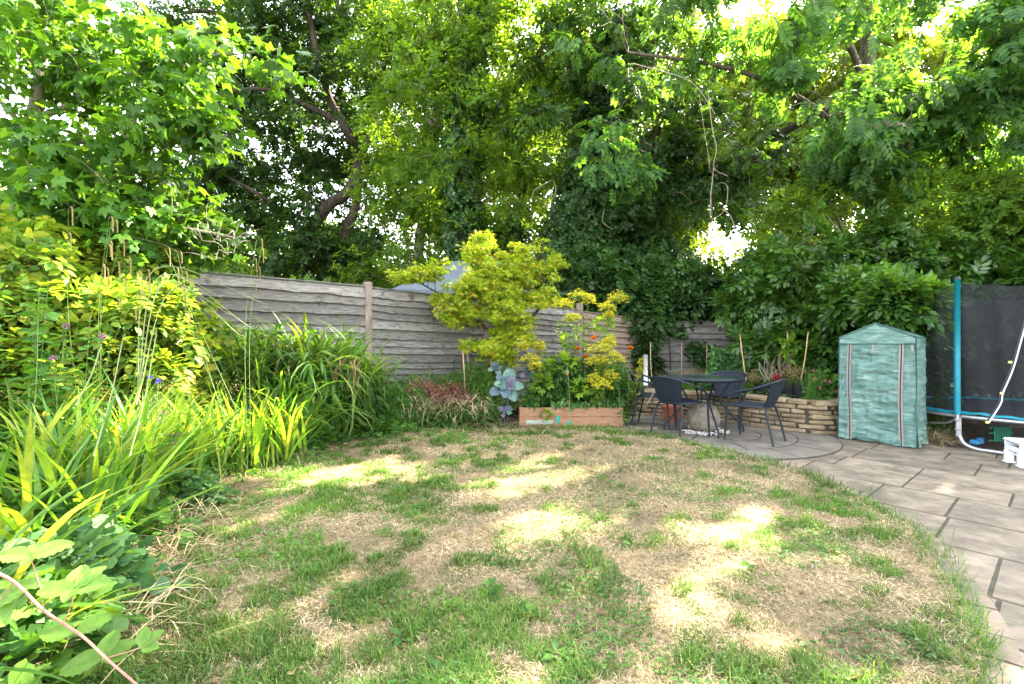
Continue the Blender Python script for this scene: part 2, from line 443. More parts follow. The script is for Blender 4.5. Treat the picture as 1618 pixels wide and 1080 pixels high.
M['galv'] = surf('galvanised', [(.30, .31, .33), (.5, .51, .53)], 9, .38, metal=.75, bmp=.05, dirt=((.14, .10, .07), 9, .68))
M['teal'] = surf('teal_foam', [(.0, .10, .135), (.005, .165, .21)], 5, .42, bmp=.15, bd=.004)
M['tealpad'] = surf('teal_pad', [(.0, .11, .16), (.01, .20, .27)], 4, .45, bmp=.4, bd=.01, dirt=((.05, .05, .04), 5, .6))
M['blackplastic'] = surf('black_plastic', [(.008, .008, .012), (.02, .02, .026)], 8, .45, bmp=.1)
M['terracotta'] = surf('terracotta', [(.22, .06, .03), (.33, .10, .055)], 8, .85)
M['white'] = surf('white_plastic', [(.55, .58, .62), (.72, .74, .78)], 5, .4, bmp=.08, dirt=((.33, .32, .30), 7, .66))
M['pebble'] = surf('white_pebble', [(.42, .40, .36), (.62, .60, .56)], 14, .7)
M['sphere'] = surf('stone_sphere', [(.085, .07, .055), (.20, .17, .135), (.31, .27, .22)], 11, .9, det=10, bmp=.9, bd=.015, dirt=((.09, .09, .06), 3, .58))
M['plank'] = surf('planter_timber', [(.11, .055, .03), (.26, .14, .078), (.39, .225, .14)], 5, .8, (1.2, 1, 14), det=8, bmp=.6, bd=.006, dirt=((.09, .055, .035), 6, .55))
M['greypaint'] = surf('faded_paint', [(.25, .30, .24), (.34, .36, .30)], 8, .8)
M['greenpaint'] = surf('green_paint', [(.0, .20, .15), (.02, .28, .20)], 12, .7)
M['cane'] = surf('bamboo_cane', [(.30, .20, .10), (.46, .33, .19)], 14, .7, bmp=.2)
M['twig'] = surf('pale_twig', [(.16, .125, .09), (.30, .25, .19)], 14, .85)
M['roof'] = surf('grey_roof', [(.085, .105, .125), (.13, .15, .17)], 3, .7)
M['shedwall'] = surf('shed_wall', [(.03, .03, .03), (.06, .055, .05)], 5, .9, (1, 1, 8))
M['zipbeige'] = surf('beige_zip_tape', [(.17, .15, .14), (.27, .24, .22)], 60, .8)
M['zipdark'] = surf('dark_zip', [(.03, .02, .02), (.07, .045, .045)], 60, .6)
M['bindings'] = surf('dark_green_binding', [(.02, .06, .05), (.04, .10, .08)], 20, .7)
M['yellowtag'] = surf('yellow_tag', [(.5, .45, .08), (.7, .65, .2)], 30, .6)
M['stem'] = surf('green_stem', [(.07, .12, .025), (.14, .20, .05)], 20, .6, bmp=0)
M['stempale'] = surf('pale_stem', [(.13, .18, .06), (.22, .25, .11)], 20, .6, bmp=0)
M['redstem'] = surf('bramble_stem', [(.16, .04, .04), (.30, .13, .10), (.36, .28, .16)], 9, .55, bmp=.2)
M['glass'] = None
def glassm():
    m, nt, p = _mat('rippled_dark_glass'); p.inputs['Base Color'].default_value = (.02, .035, .03, 1)
    p.inputs['Roughness'].default_value = .12; p.inputs['Specular IOR Level'].default_value = .8
    bump(nt, p, noise(nt, 28, 2, .5, coord(nt)), .35, .01); return m
M['glass'] = glassm()
def netm():
    m, nt, p = _mat('black_netting'); p.inputs['Base Color'].default_value = (.004, .005, .008, 1); p.inputs['Roughness'].default_value = .8
    t = nt.nodes.new('ShaderNodeBsdfTransparent'); mx = nt.nodes.new('ShaderNodeMixShader'); mx.inputs[0].default_value = .6
    nt.links.new(t.outputs[0], mx.inputs[1]); nt.links.new(p.outputs[0], mx.inputs[2])
    nt.links.new(mx.outputs[0], nt.nodes['Material Output'].inputs['Surface']); return m
M['net'] = netm()
def coverm():
    m, nt, p = _mat('green_woven_film'); v = coord(nt, (1, 1, 1))
    c = ramp(nt, [(.095, .215, .18), (.20, .365, .315), (.42, .57, .52)], noise(nt, 4, 8, .75, coord(nt, (1, 1, 4.5))), [.34, .5, .66])
    nt.links.new(c, p.inputs['Base Color']); p.inputs['Roughness'].default_value = .32; p.inputs['Specular IOR Level'].default_value = .6
    bump(nt, p, noise(nt, 9, 8, .7, coord(nt, (1, 1, 5)), 1.2), 1.0, .03)
    t = nt.nodes.new('ShaderNodeBsdfTranslucent'); nt.links.new(c, t.inputs['Color'])
    tr = nt.nodes.new('ShaderNodeBsdfTransparent'); tr.inputs['Color'].default_value = (.35, .7, .6, 1)
    m1 = nt.nodes.new('ShaderNodeMixShader'); m1.inputs[0].default_value = .3
    nt.links.new(p.outputs[0], m1.inputs[1]); nt.links.new(t.outputs[0], m1.inputs[2])
    m2 = nt.nodes.new('ShaderNodeMixShader'); m2.inputs[0].default_value = .16
    nt.links.new(m1.outputs[0], m2.inputs[1]); nt.links.new(tr.outputs[0], m2.inputs[2])
    nt.links.new(m2.outputs[0], nt.nodes['Material Output'].inputs['Surface']); return m
M['cover'] = coverm()
L = {}
L['oak'] = leafm('oak_leaf', [(.02, .055, .016), (.036, .088, .022), (.06, .125, .03)], .42)
L['light'] = leafm('light_leaf', [(.06, .14, .02), (.10, .20, .03), (.16, .26, .04)], .5)
L['ash'] = leafm('ash_leaf', [(.035, .105, .028), (.06, .15, .036), (.095, .20, .045)], .46)
L['ivy'] = leafm('ivy_leaf', [(.022, .066, .018), (.04, .105, .024), (.075, .155, .034)], .34, rough=.5, spec=.3)
L['laurel'] = leafm('laurel_leaf', [(.03, .095, .018), (.06, .15, .024), (.11, .22, .035)], .3, rough=.3, spec=.5)
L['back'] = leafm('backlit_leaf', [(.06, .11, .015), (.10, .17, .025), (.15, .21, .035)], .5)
L['gum'] = leafm('sweetgum_leaf', [(.035, .10, .016), (.06, .155, .022), (.10, .21, .03)], .42, rough=.4)
L['maple'] = leafm('japanese_maple_leaf', [(.14, .27, .02), (.26, .37, .022), (.40, .44, .03), (.55, .44, .06)], .45, tcol=(2.0, 2.1, .7), namt=.2)
L['gold'] = leafm('golden_shrub_leaf', [(.09, .21, .025), (.17, .30, .03), (.28, .37, .04), (.38, .40, .06)], .4, tcol=(1.8, 1.8, .7))
L['iris'] = leafm('sword_leaf', [(.05, .15, .025), (.10, .24, .035), (.18, .32, .045), (.34, .40, .08)], .38, rough=.4)
L['arch'] = leafm('arching_leaf', [(.03, .10, .018), (.06, .16, .026), (.11, .22, .035), (.19, .28, .05)], .35, rough=.4)
L['dead'] = leafm('withered_leaf', [(.16, .10, .05), (.30, .21, .11), (.38, .32, .15)], .3, rough=.8, spec=.1, tcol=(1.3, 1.1, .7))
L['herb'] = leafm('herb_leaf', [(.04, .125, .028), (.075, .19, .036), (.14, .27, .05)], .36)
L['herbblue'] = leafm('bluegreen_leaf', [(.045, .13, .05), (.085, .20, .07), (.15, .29, .09)], .3)
L['lovage'] = leafm('lovage_leaf', [(.10, .22, .025), (.16, .30, .035), (.24, .37, .045)], .42)
L['cabbage'] = surf('cabbage_leaf', [(.03, .045, .06), (.05, .085, .10), (.105, .14, .17)], 14, .5, island=.4, bmp=.6, bd=.012)
M['cabbagepurple'] = surf('purple_cabbage_leaf', [(.04, .035, .06), (.085, .075, .11), (.15, .15, .19)], 12, .5, bmp=.6, bd=.012)
M['cabbagegreen'] = surf('grey_green_cabbage_leaf', [(.03, .06, .05), (.06, .115, .09), (.13, .19, .16)], 12, .5, bmp=.6, bd=.012)
L['yellow'] = leafm('yellow_flower', [(.72, .64, .03), (.88, .80, .05), (.9, .84, .12)], .4, tcol=(1.2, 1.2, .6))
L['orange'] = leafm('orange_flower', [(.75, .16, .01), (.85, .26, .02)], .3, tcol=(1.2, 1, .6))
L['pink'] = leafm('pink_flower', [(.55, .08, .18), (.70, .25, .38)], .3, tcol=(1.2, 1, 1))
L['purple'] = leafm('purple_flower', [(.24, .06, .22), (.42, .18, .38)], .3, tcol=(1.2, 1, 1))
L['blue'] = leafm('blue_flower', [(.06, .06, .42), (.14, .12, .60)], .3, tcol=(1.2, 1, 1))
L['sedum'] = leafm('red_sedum', [(.08, .12, .04), (.24, .07, .05), (.34, .14, .09), (.45, .24, .26)], .25, tcol=(1.2, 1, .9))
L['grass'] = leafm('lawn_grass', [(.035, .11, .02), (.07, .18, .028), (.125, .25, .036), (.28, .33, .08)], .3, tcol=(1.7, 1.8, .6), rough=.6, spec=.2)
L['straw'] = leafm('straw', [(.17, .115, .06), (.44, .325, .18), (.60, .475, .28), (.76, .65, .44)], .2, tcol=(1.1, 1.05, .85), rough=.85, spec=.1, nscale=2)
L['seed'] = leafm('seed_head', [(.24, .18, .08), (.38, .28, .12)], .2, tcol=(1.1, 1, .8), rough=.9)
L['bramble'] = leafm('bramble_leaf', [(.09, .20, .035), (.14, .28, .05), (.22, .36, .07)], .35)
L['far'] = leafm('far_leaf', [(.06, .10, .03), (.10, .15, .04), (.15, .20, .06)], .45)

TQ = T_quad(.32); TOV = T_ov(); TNARROW = T_ov(.2, .05, -.15)
TGUM = T_star(); TMAP = T_star(((-130, .45), (-85, .75), (-42, .95), (0, 1.05), (42, .95), (85, .75), (130, .45)), .2, .2)
TIVY = T_star(((-100, .5), (-45, .7), (0, .8), (45, .7), (100, .5)), .42, .3)
SP_OAK = sprig(T_quad(.34), 6, .42); SP_SMALL = sprig(TQ, 7, .36); SP_OV = sprig(TOV, 6, .55, .9)
SP_ASH = pinnate(TNARROW, 4, .46); SP_ASHFAR = pinnate(T_quad(.2), 4, .46); SP_IVY = sprig(T_quad(.45), 5, .4)
SP_LAUREL = sprig(T_ov(.2, .05, -.1), 8, .48, .95)

# ================================================================ ground, lawn, patio
mb = MB(); mb.add([[-300, -300, -.12], [300, -300, -.12], [300, 300, -.12], [-300, 300, -.12]], [(0, 1, 2, 3)])
tag(mb.build('ground', M['ground']), kind='structure')
lawn_ctrl = [(.9, .2), (1.22, 1.2), (1.62, 1.64), (1.84, 1.89), (2.06, 2.22), (2.27, 2.62), (2.47, 3.07), (2.55, 3.9), (2.38, 4.59), (2.05, 5.3), (1.62, 6.02), (.9, 6.28), (-.07, 6.22),
             (-1.67, 6.05), (-2.3, 5.3), (-2.55, 4.3), (-2.5, 3.3), (-2.2, 2.3), (-1.85, 1.5), (-1.5, .2)]
def closed(ctrl, sub):
    P = np.array(ctrl); n = len(P); out = []
    for i in range(n):
        p0, p1, p2, p3 = P[i - 1], P[i], P[(i + 1) % n], P[(i + 2) % n]
        for k in range(sub):
            t = k / sub; out.append(.5 * (2 * p1 + (p2 - p0) * t + (2 * p0 - 5 * p1 + 4 * p2 - p3) * t * t + (3 * p1 - p0 - 3 * p2 + p3) * t ** 3))
    return np.array(out)
lawn = closed(lawn_ctrl, 8)
def inside(P, poly):
    x, y = P[:, 0], P[:, 1]; r = np.zeros(len(P), bool)
    for (x1, y1), (x2, y2) in zip(poly, np.roll(poly, -1, 0)):
        c = ((y1 > y) != (y2 > y)) & (x < (x2 - x1) * (y - y1) / (y2 - y1 + 1e-12) + x1); r ^= c
    return r
def lawn_h(x, y):
    return .045 + .022 * vnoise(x, y, .6, 4) + .014 * vnoise(x, y, .17, 5)
# lawn sheet: fan grid with gentle unevenness
ctr = np.array([0., 3.4]); nr = 26
P = np.zeros((nr, len(lawn), 3))
for k in range(nr):
    f = (k / (nr - 1)) ** .8 * .995 + .005; q = ctr + (lawn - ctr) * f
    P[k, :, :2] = q; P[k, :, 2] = lawn_h(q[:, 0], q[:, 1])
P2 = np.concatenate([P, np.concatenate([lawn, np.full((len(lawn), 1), -.02)], 1)[None]])
mb = MB(); mb.grid(P2[::-1], closed_v=True)
tag(mb.build('lawn', M['turf'], smooth=True), kind='structure')
# bed of soil on the left and behind the lawn, rising to the fence
bx = np.linspace(-9, 2.3, 60); by = np.linspace(-1, 12, 60); X, Y = np.meshgrid(bx, by, indexing='ij')
Z = -.03 + .05 * vnoise(X, Y, .5, 9) + .22 * np.clip((-X - 2.3) / 1.5, 0, 1) + .20 * np.clip((Y - 6.3) / 1.0, 0, 1)
Z = np.where((X > -2.2) & (Y < 5.9), -.06, Z); Z = np.where((X > 1.45) & (Y < 7.8), -.07, Z)
mb = MB(); mb.grid(np.stack([X, Y, Z], -1))
tag(mb.build('flower_bed_soil', M['soil'], smooth=True), kind='structure')
# patio: joint bed plus slabs in rows
TH = math.radians(40.5); d2 = np.array([math.cos(TH), math.sin(TH)]); d1 = np.array([math.sin(TH), -math.cos(TH)])
mb = MB(); mb.add([[.9, -2, .0162], [9, -2, .0162], [9, 8.6, .0162], [.9, 8.6, .0162]], [(0, 1, 2, 3)])
tag(mb.build('patio_joints', M['joint']), kind='structure')
rr = random.Random(11)
mbs = {'slab': MB(), 'slabpink': MB()}
o0 = np.array([2.73, 3.24]); t = -6.2
while t < 6:
    wd = rr.choice([.45, .45, .6, .6]); s_ = -6 + rr.random() * .5
    while s_ < 6:
        ln = rr.choice([.45, .6, .6, .75, .9]); c = o0 + d2 * (t + wd / 2) + d1 * (s_ + ln / 2)
        if .9 < c[0] < 8 and -1 < c[1] < 8.2 and not inside(np.array([c]), ctr + (lawn - ctr) * .8)[0]:
            b = mbs['slabpink' if rr.random() < .2 else 'slab']
            b.box((c[0], c[1], .0035 + rr.uniform(-.001, .0015)), (ln - .016, wd - .022, .03), math.atan2(d1[1], d1[0]) + rr.uniform(-.004, .004), bev=.003)
        s_ += ln
    t += wd
for k in mbs: tag(mbs[k].build('patio_paving', M[k]), kind='structure')
# stone circle round the table
TC = np.array([2.5, 6.2])
mb = MB(); mb.lathe([(0, .0302), (1.50, .0302), (1.505, .0)], (TC[0], TC[1], 0), 90)
tag(mb.build('circle_joints', M['joint']), kind='structure')
mb = MB()
for r0, r1, n, a0 in ((.30, .66, 8, .2), (.68, 1.05, 12, .05), (1.07, 1.485, 16, .28)):
    for k in range(n):
        g = .013; a = a0 + 2 * math.pi * k / n; b = a + 2 * math.pi / n; m_ = 7
        t_ = np.linspace(0, 1, m_); ai = a + g / r0 + (b - a - 2 * g / r0) * t_; ao = a + g / r1 + (b - a - 2 * g / r1) * t_
        inn = np.stack([TC[0] + r0 * np.cos(ai), TC[1] + r0 * np.sin(ai)], 1); out = np.stack([TC[0] + r1 * np.cos(ao), TC[1] + r1 * np.sin(ao)], 1)
        mb.poly(np.concatenate([out, inn[::-1]]), .02, .032 + rr.uniform(-.0015, .0015))
tag(mb.build('circle_paving', M['slabgrey']), kind='structure')
# curved stone edging on the near right side of the lawn
mb = MB(); nl_ = len(lawn); seg = lawn[4:52]
nv = np.stack([np.gradient(seg[:, 1]), -np.gradient(seg[:, 0])], 1); nv = nrm(nv)
k = 0
while k < len(seg) - 5:
    m_ = 5; a = seg[k:k + m_ + 1]; n_ = nv[k:k + m_ + 1]
    sh = np.array([.008, 0]); wdt = .125
    pa = a + n_ * .0; pb = a + n_ * wdt * .9
    tt = nrm(a[1] - a[0]) * .006
    pa[0] += tt; pb[0] += tt; pa[-1] -= tt; pb[-1] -= tt
    mb.poly(np.concatenate([pb, pa[::-1]]), .0, .042 + rr.uniform(-.003, .004)); k += m_
tag(mb.build('lawn_edging', M['slabpink']), kind='structure')

# lawn cover -------------------------------------------------------
def greenness(x, y):
    g = .22 * vnoise(x, y, .7, 21) + .50 * vnoise(x, y, .20, 22) + .46 * vnoise(x, y, .085, 23)
    g += .10 * vnoise(x, y, .04, 24) + .07 * np.clip((2.8 - y) / 1.3, -.7, 1) + .12 * np.clip(-x / 1.5, -.6, 1) * (y < 4.5)
    ex = np.clip((x - 1.7) / .5, 0, 1); g += .10 * ex
    g -= .16 * np.exp(-(((x - .7) / .8) ** 2 + ((y - 3.2) / .8) ** 2)) + .10 * np.exp(-(((x - .3) / 1.2) ** 2 + ((y - 4.6) / .7) ** 2))
    return g
def lawn_samples(n, z=None, marg=.985, p=1.0):
    out = []
    tot = 0
    while tot < n:
        y = 1.35 + (6.3 - 1.35) * R.random(n * 2) ** (1.55 * p); x = R.uniform(-2.8, 2.8, n * 2)
        k = (np.abs(x) < y * 1.12 + .15) & inside(np.stack([x, y], 1), ctr + (lawn - ctr) * marg)
        out.append(np.stack([x[k], y[k]], 1)); tot += k.sum()
    return np.concatenate(out)[:n]
q = lawn_samples(520000, marg=1.0); g = greenness(q[:, 0], q[:, 1])
k = R.random(len(q)) < np.clip((g - .50) * 2.2, .10, .85); q, g = q[k], g[k]; n = len(q)
z = lawn_h(q[:, 0], q[:, 1])
mb = MB(); tall = np.clip((g - .5) * 2.2, 0, 1)
blades(mb, np.c_[q, z - .004], R.uniform(0, 6.28, n), (.014 + .030 * tall) * R.uniform(.5, 1.35, n), np.maximum(.0028, q[:, 1] * .0011) * R.uniform(.7, 1.3, n), R.uniform(.7, 1.5, n), R.uniform(.2, 1.8, n), 2)
tag(mb.build('lawn_grass', L['grass']), 'patchy green lawn grass with dry gaps', 'grass', kind='stuff')
tf = lawn_samples(900, marg=.97); gt = greenness(tf[:, 0], tf[:, 1]); tf = tf[gt > .66]; tq = tf.repeat(42, 0) + R.normal(0, .022, (len(tf) * 42, 2)); tz = lawn_h(tq[:, 0], tq[:, 1]); n = len(tq)
mb = MB(); blades(mb, np.c_[tq, tz - .004], R.uniform(0, 6.28, n), R.uniform(.035, .085, n), np.maximum(.003, tq[:, 1] * .0011), R.uniform(.7, 1.5, n), R.uniform(.2, 1.4, n), 3)
tag(mb.build('grass_tufts', L['grass']), 'taller bright tufts scattered over the dry lawn', 'grass', kind='stuff')
q = lawn_samples(260000, marg=1.0); g = greenness(q[:, 0], q[:, 1])
k = R.random(len(q)) < np.clip(1.35 - g * 1.1, .25, 1); q = q[k]; n = len(q); z = lawn_h(q[:, 0], q[:, 1])
mb = MB()
blades(mb, np.c_[q, z + R.uniform(.0, .012, n)], R.uniform(0, 6.28, n), R.uniform(.012, .042, n), np.maximum(.0018, q[:, 1] * .0009) * R.uniform(.7, 1.3, n), R.normal(.18, .32, n), R.uniform(-.1, .9, n), 2)
tag(mb.build('dry_thatch', L['straw']), 'straw coloured dead grass lying over the lawn', 'dead grass', kind='stuff')
# tufts growing over the edge of the lawn by the paving and along the planter
mb = MB(); q = []
for i in list(range(34, 84)):
    n_ = int(34 * (.3 + vnoise(i * 1.0, 0.0, 3, 3) * 1.6)); c = lawn[i % nl_]
    q.append(c + R.normal(0, .055, (n_, 2)) * np.array([1, 1.0]))
for i in range(2, 34):
    n_ = int(60 * vnoise(i * 1.0, 5.0, 2, 8)); q.append(lawn[i] + R.normal(0, .03, (n_, 2)))
for i in range(84, 104): q.append(lawn[i % nl_] + R.normal(0, .09, (90, 2)))
for i in range(104, 150): q.append(lawn[i % nl_] + R.normal(0, .05, (60, 2)))
q = np.concatenate(q); n = len(q)
blades(mb, np.c_[q, np.full(n, .035)], R.uniform(0, 6.28, n), R.uniform(.04, .12, n), np.maximum(.003, q[:, 1] * .0011), R.uniform(.6, 1.5, n), R.uniform(.3, 1.8, n), 3)
tag(mb.build('edge_grass', L['grass']), 'longer green grass along the rim of the lawn', 'grass', kind='stuff')
# dandelion and clover rosettes
WEEDS = [((775, 935), 'broad dock like weed in the centre of the near lawn'), ((835, 975), 'dark weed rosette just below the central dock like weed'), ((880, 1040), 'low weed rosette nearest the bottom edge of the lawn'),
         ((715, 960), 'pale leaved weed left of the central dock like weed'), ((495, 905), 'small weed rosette in the grass left of the middle'), ((385, 885), 'weed with folded leaves near the hay at the left'),
         ((1000, 868), 'weed rosette in the sunlit dry patch right of the middle'), ((1180, 905), 'lone weed rosette on the right side of the lawn'), ((640, 1010), 'little clover rosette in the near grass left of centre'),
         ((590, 890), 'weed rosette on the border of green and dry grass'), ((700, 1070), 'weed rosette cut by the bottom edge of the picture'), ((950, 760), 'farthest weed rosette, on the dry lawn before the planter')]
for i, ((px, py), lab) in enumerate(WEEDS):
    c = G(px, py, .05); c[2] = lawn_h(c[0], c[1]) + .004; mb = MB(); n = 14 if i < 3 else 9
    az = np.arange(n) * 2.4 + i; D = np.stack([np.sin(az), np.cos(az), np.full(n, .35)], 1)
    scatter(mb, T_ov(.19, .05, -.25) if i % 2 == 0 else T_round(9, .12), c + D * .012, D + R.normal(0, .15, (n, 3)), np.tile([0, 0, 1.], (n, 1)) + R.normal(0, .2, (n, 3)), R.uniform(.035, .07, n) * (1 if i % 2 == 0 else .6))
    tag(mb.build('lawn_weed', L['herb'], smooth=True), lab, 'weed', 'weeds in the lawn')
q = lawn_samples(26000, marg=.98); g = greenness(q[:, 0], q[:, 1]); k = (vnoise(q[:, 0], q[:, 1], .35, 41) > .62) & (q[:, 1] < 4.6); q = q[k]; n = len(q); mb = MB()
CLV = compose(T_quad(.55), [((0, .1, 0), 0, .6, -.1), ((0, .1, 0), 2.1, .6, -.1), ((0, .1, 0), -2.1, .6, -.1)])
scatter(mb, CLV, np.c_[q, lawn_h(q[:, 0], q[:, 1]) + R.uniform(.006, .03, n)], np.c_[R.normal(0, 1, (n, 2)), np.zeros(n)], np.array([0, 0, 1.]) + R.normal(0, .3, (n, 3)), R.uniform(.012, .024, n))
tag(mb.build('lawn_clover', L['herb']), 'small clover leaves mixed through the lawn', 'clover', kind='stuff')
q = lawn_samples(70, marg=.97); n = len(q); mb = MB(); scatter(mb, T_ov(.3, .12, -.2), np.c_[q, lawn_h(q[:, 0], q[:, 1]) + .02], np.c_[R.normal(0, 1, (n, 2)), R.normal(0, .2, n)], np.array([0, 0, 1.]) + R.normal(0, .4, (n, 3)), R.uniform(.025, .06, n))
tag(mb.build('fallen_leaves', L['dead']), 'curled brown fallen leaves scattered on the lawn', 'fallen leaves', kind='stuff')
# cut hay lying at the left edge and by the cabbage
def hay(name, label, centers, n, spread, L0=.1, L1=.35, z0=.04, zs=.05, m='straw', el=.2):
    mb = MB(); c = np.array(centers)[R.integers(0, len(centers), n)]; p = np.c_[c + R.normal(0, 1, (n, 2)) * spread, z0 + np.abs(R.normal(0, zs, n))]
    blades(mb, p, R.uniform(0, 6.28, n), R.uniform(L0, L1, n), .004, R.normal(el, .2, n), R.uniform(0, 1.0, n), 4)
    return tag(mb.build(name, L[m]), label, 'dry stems', kind='stuff')
hay('hay_litter', 'pale dry stems lying between the left bed and lawn', [G(240, 890)[:2], G(300, 850)[:2], G(210, 960)[:2], G(330, 790)[:2], G(450, 735)[:2], G(150, 1040)[:2]], 1500, .13)
hay('dead_stalks', 'withered pale stalks in front of the cabbage', [(-.2, 6.15), (.15, 6.2), (.5, 6.2), (-.45, 6.2)], 260, .12, .15, .5)

# ================================================================ fences
def fence_panel(A, B, zb, zA, zB, m, parent, nb=16, seed=0):
    A = np.array(A, float); B = np.array(B, float); d = B - A; Ln = np.linalg.norm(d); d /= Ln; nr_ = np.array([d[1], -d[0]])
    if np.dot(nr_, -A) < 0: nr_ = -nr_
    ns = 60; t = np.linspace(0, 1, ns); mb = MB(); zt = zA + (zB - zA) * t
    hh = np.array([rr.uniform(.75, 1.3) for _ in range(nb)]); fe = np.concatenate([[0], np.cumsum(hh) / hh.sum()])
    for i in range(nb):
        f0 = fe[i]; f1 = fe[i + 1] + .016
        wob = (vnoise(t * Ln * 1.0, np.full(ns, i * 3.3 + seed), .33, seed) - .5) * .026 + (vnoise(t * Ln, np.full(ns, i * 5.3 + seed), .07, seed) - .5) * .014
        lo = zb + (zt - zb) * f0 + (wob if i else 0) ; hi = np.minimum(zb + (zt - zb) * f1, zt - .012)
        sag = (rr.random() - .5) * .012
        lo = lo + sag * t
        fr = .056; bk = .006
        def row(z, o): 
            q = A[None] + d[None] * (t * Ln)[:, None] + nr_[None] * o; return np.c_[q, z]
        mb.grid(np.stack([row(lo, bk - .004), row(lo, fr), row(lo + .004, fr + .002), row(hi, bk)], 0))
    o = mb.build('panel', m, parent, False)
    cb = MB(); ang = math.atan2(d[1], d[0])
    c = cb; ax_x = nrm(np.array([d[0] * Ln, d[1] * Ln, zB - zA])); ax_y = np.array([nr_[0], nr_[1], 0.]); ax_z = np.cross(ax_x, ax_y)
    mid = np.array([*(A + B) / 2, (zA + zB) / 2 + .006]); 
    cb.box(mid, (Ln - .02, .05, .022), ax=[ax_x, ax_y, ax_z], bev=.004)
    cb.build('capping', m, parent)
def fpost(p, z1, m, parent, sz=.1, ang=0, cap=True):
    mb = MB(); mb.box((p[0], p[1], z1 / 2 - .1), (sz, sz, z1 + .2), ang, bev=.012, jit=.002)
    mb.build('post', m, parent)
F = thing('garden_fence', (-2.1, 6.9, 0), 'long weathered grey waney board fence behind the left flower bed', 'fence')
p0, p1, p3_, pe = np.array([-3.94, 5.5]), np.array([-2.1, 6.9]), np.array([1.27, 8.9]), np.array([2.72, 9.78])
p2 = p1 + (p3_ - p1) * .49; pm = p0 - (p1 - p0)
fa = math.atan2(1.4, 1.84); n_ = np.array([.6, -.77])
tops = [(pm, p0, 2.06, 2.06), (p0, p1, 2.03, 2.0), (p1, p2, 1.985, 1.89), (p2, p3_, 1.88, 1.80), (p3_, pe, 1.775, 1.665)]
for i, (a, b, za, zb_) in enumerate(tops):
    dd = nrm(b - a) * .055
    fence_panel(a + dd, b - dd, .12, za, zb_, M['fence'] if i < 4 else M['fencewarm'], F, seed=i * 7 + 1)
for p, z1, s_ in ((p0, 2.06, .1), (p1, 2.07, .11), (p2, 1.98, .1), (p3_, 1.93, .1), (pe, 1.70, .1)):
    fpost(p, z1, M['post'], F, s_, fa)
B_ = thing('back_fence', (4, 9.4, 0), 'low pale fence half hidden by ivy behind the stone wall', 'fence')
q0, q1, q2 = np.array([2.85, 9.75]), np.array([4.7, 9.45]), np.array([6.6, 9.1])
fence_panel(q0, q1, .2, 1.62, 1.62, M['fence'], B_, 11, 50); fence_panel(q1 + .1, q2, .2, 1.60, 1.58, M['fence'], B_, 11, 60)
fpost(q1 + np.array([.03, .03]), 1.66, M['post'], B_, .09)
# small brick-grey gate post thing: pale pipe at the corner seen past the marigold
mb = MB(); a = V(1020, 560, 9.0); mb.tube([a, a - np.array([0, 0, .6])], .045, 10)
tag(mb.build('downpipe', M['white'], smooth=True), 'short pale pipe standing at the fence corner behind the orange marigold', 'pipe')
# shed beyond the fence
S = thing('garden_shed', (-.6, 10.6, 0), 'neighbouring shed with low grey roof beyond the fence', 'shed')
mb = MB(); mb.box((-.6, 10.7, 1.05), (3.3, 2.2, 2.3), .12); mb.build('wall', M['shedwall'], S)
mb = MB(); ez = 2.22; rz_ = 3.02; c_, s_ = math.cos(.12), math.sin(.12)
def rp(x, y, z): return [-.6 + x * c_ - y * s_, 10.7 + x * s_ + y * c_, z]
e = [rp(-1.9, -1.35, ez), rp(1.9, -1.35, ez), rp(1.9, 1.35, ez), rp(-1.9, 1.35, ez), rp(-.7, 0, rz_), rp(.95, 0, rz_)]
e2 = [[x, y, z - .07] for x, y, z in e[:4]]
mb.add(e + e2, [(0, 1, 5, 4), (1, 2, 5), (2, 3, 4, 5), (3, 0, 4), (0, 6, 7, 1), (1, 7, 8, 2), (2, 8, 9, 3), (3, 9, 6, 0), (6, 9, 8, 7)]); mb.build('roof', M['roof'], S)

# ================================================================ stone retaining wall
wp = cat(np.array([(1.55, 7.75), (2.2, 7.6), (2.89, 7.2), (3.32, 6.76), (3.72, 6.22), (3.98, 6.05), (4.28, 6.22), (4.5, 6.7), (4.7, 7.3)]), 20)
sl_ = np.concatenate([[0], np.cumsum(np.linalg.norm(np.diff(wp, axis=0), axis=1))])
def along(s_):
    x = np.interp(s_, sl_, wp[:, 0]); y = np.interp(s_, sl_, wp[:, 1]); e = .03
    dx = np.interp(s_ + e, sl_, wp[:, 0]) - np.interp(s_ - e, sl_, wp[:, 0]); dy = np.interp(s_ + e, sl_, wp[:, 1]) - np.interp(s_ - e, sl_, wp[:, 1])
    return np.array([x, y]), math.atan2(dy, dx)
W = thing('stone_wall', (3.3, 6.8, 0), 'curved low wall of rough buff stone blocks behind the table', 'wall')
mb = MB(); ch = .062; n_c = 7
for c in range(n_c):
    s_ = -rr.random() * .1
    while s_ < sl_[-1]:
        ln = rr.uniform(.15, .36) if c < n_c - 1 else rr.uniform(.22, .36); p, a = along(min(max(s_ + ln / 2, 0), sl_[-1]))
        dp = .15 if c < n_c - 1 else .2
        mb.box((p[0], p[1], .02 + ch * c + ch / 2 + rr.uniform(-.003, .003)), (ln - .012, dp + rr.uniform(-.02, .02), ch - .010 if c < n_c - 1 else ch - .004), a + rr.uniform(-.03, .03), bev=.013, jit=.0045)
        s_ += ln
mb.build('stone_blocks', M['stone'], W)
mb = MB(); P = np.array([along(s_)[0] for s_ in np.linspace(0, sl_[-1], 60)]); A = np.array([along(s_)[1] for s_ in np.linspace(0, sl_[-1], 60)]); nn = np.stack([np.sin(A), -np.cos(A)], 1)
a_, b_ = P + nn * .055, P - nn * .055; z0, z1 = np.full((60, 1), 0.), np.full((60, 1), .43)
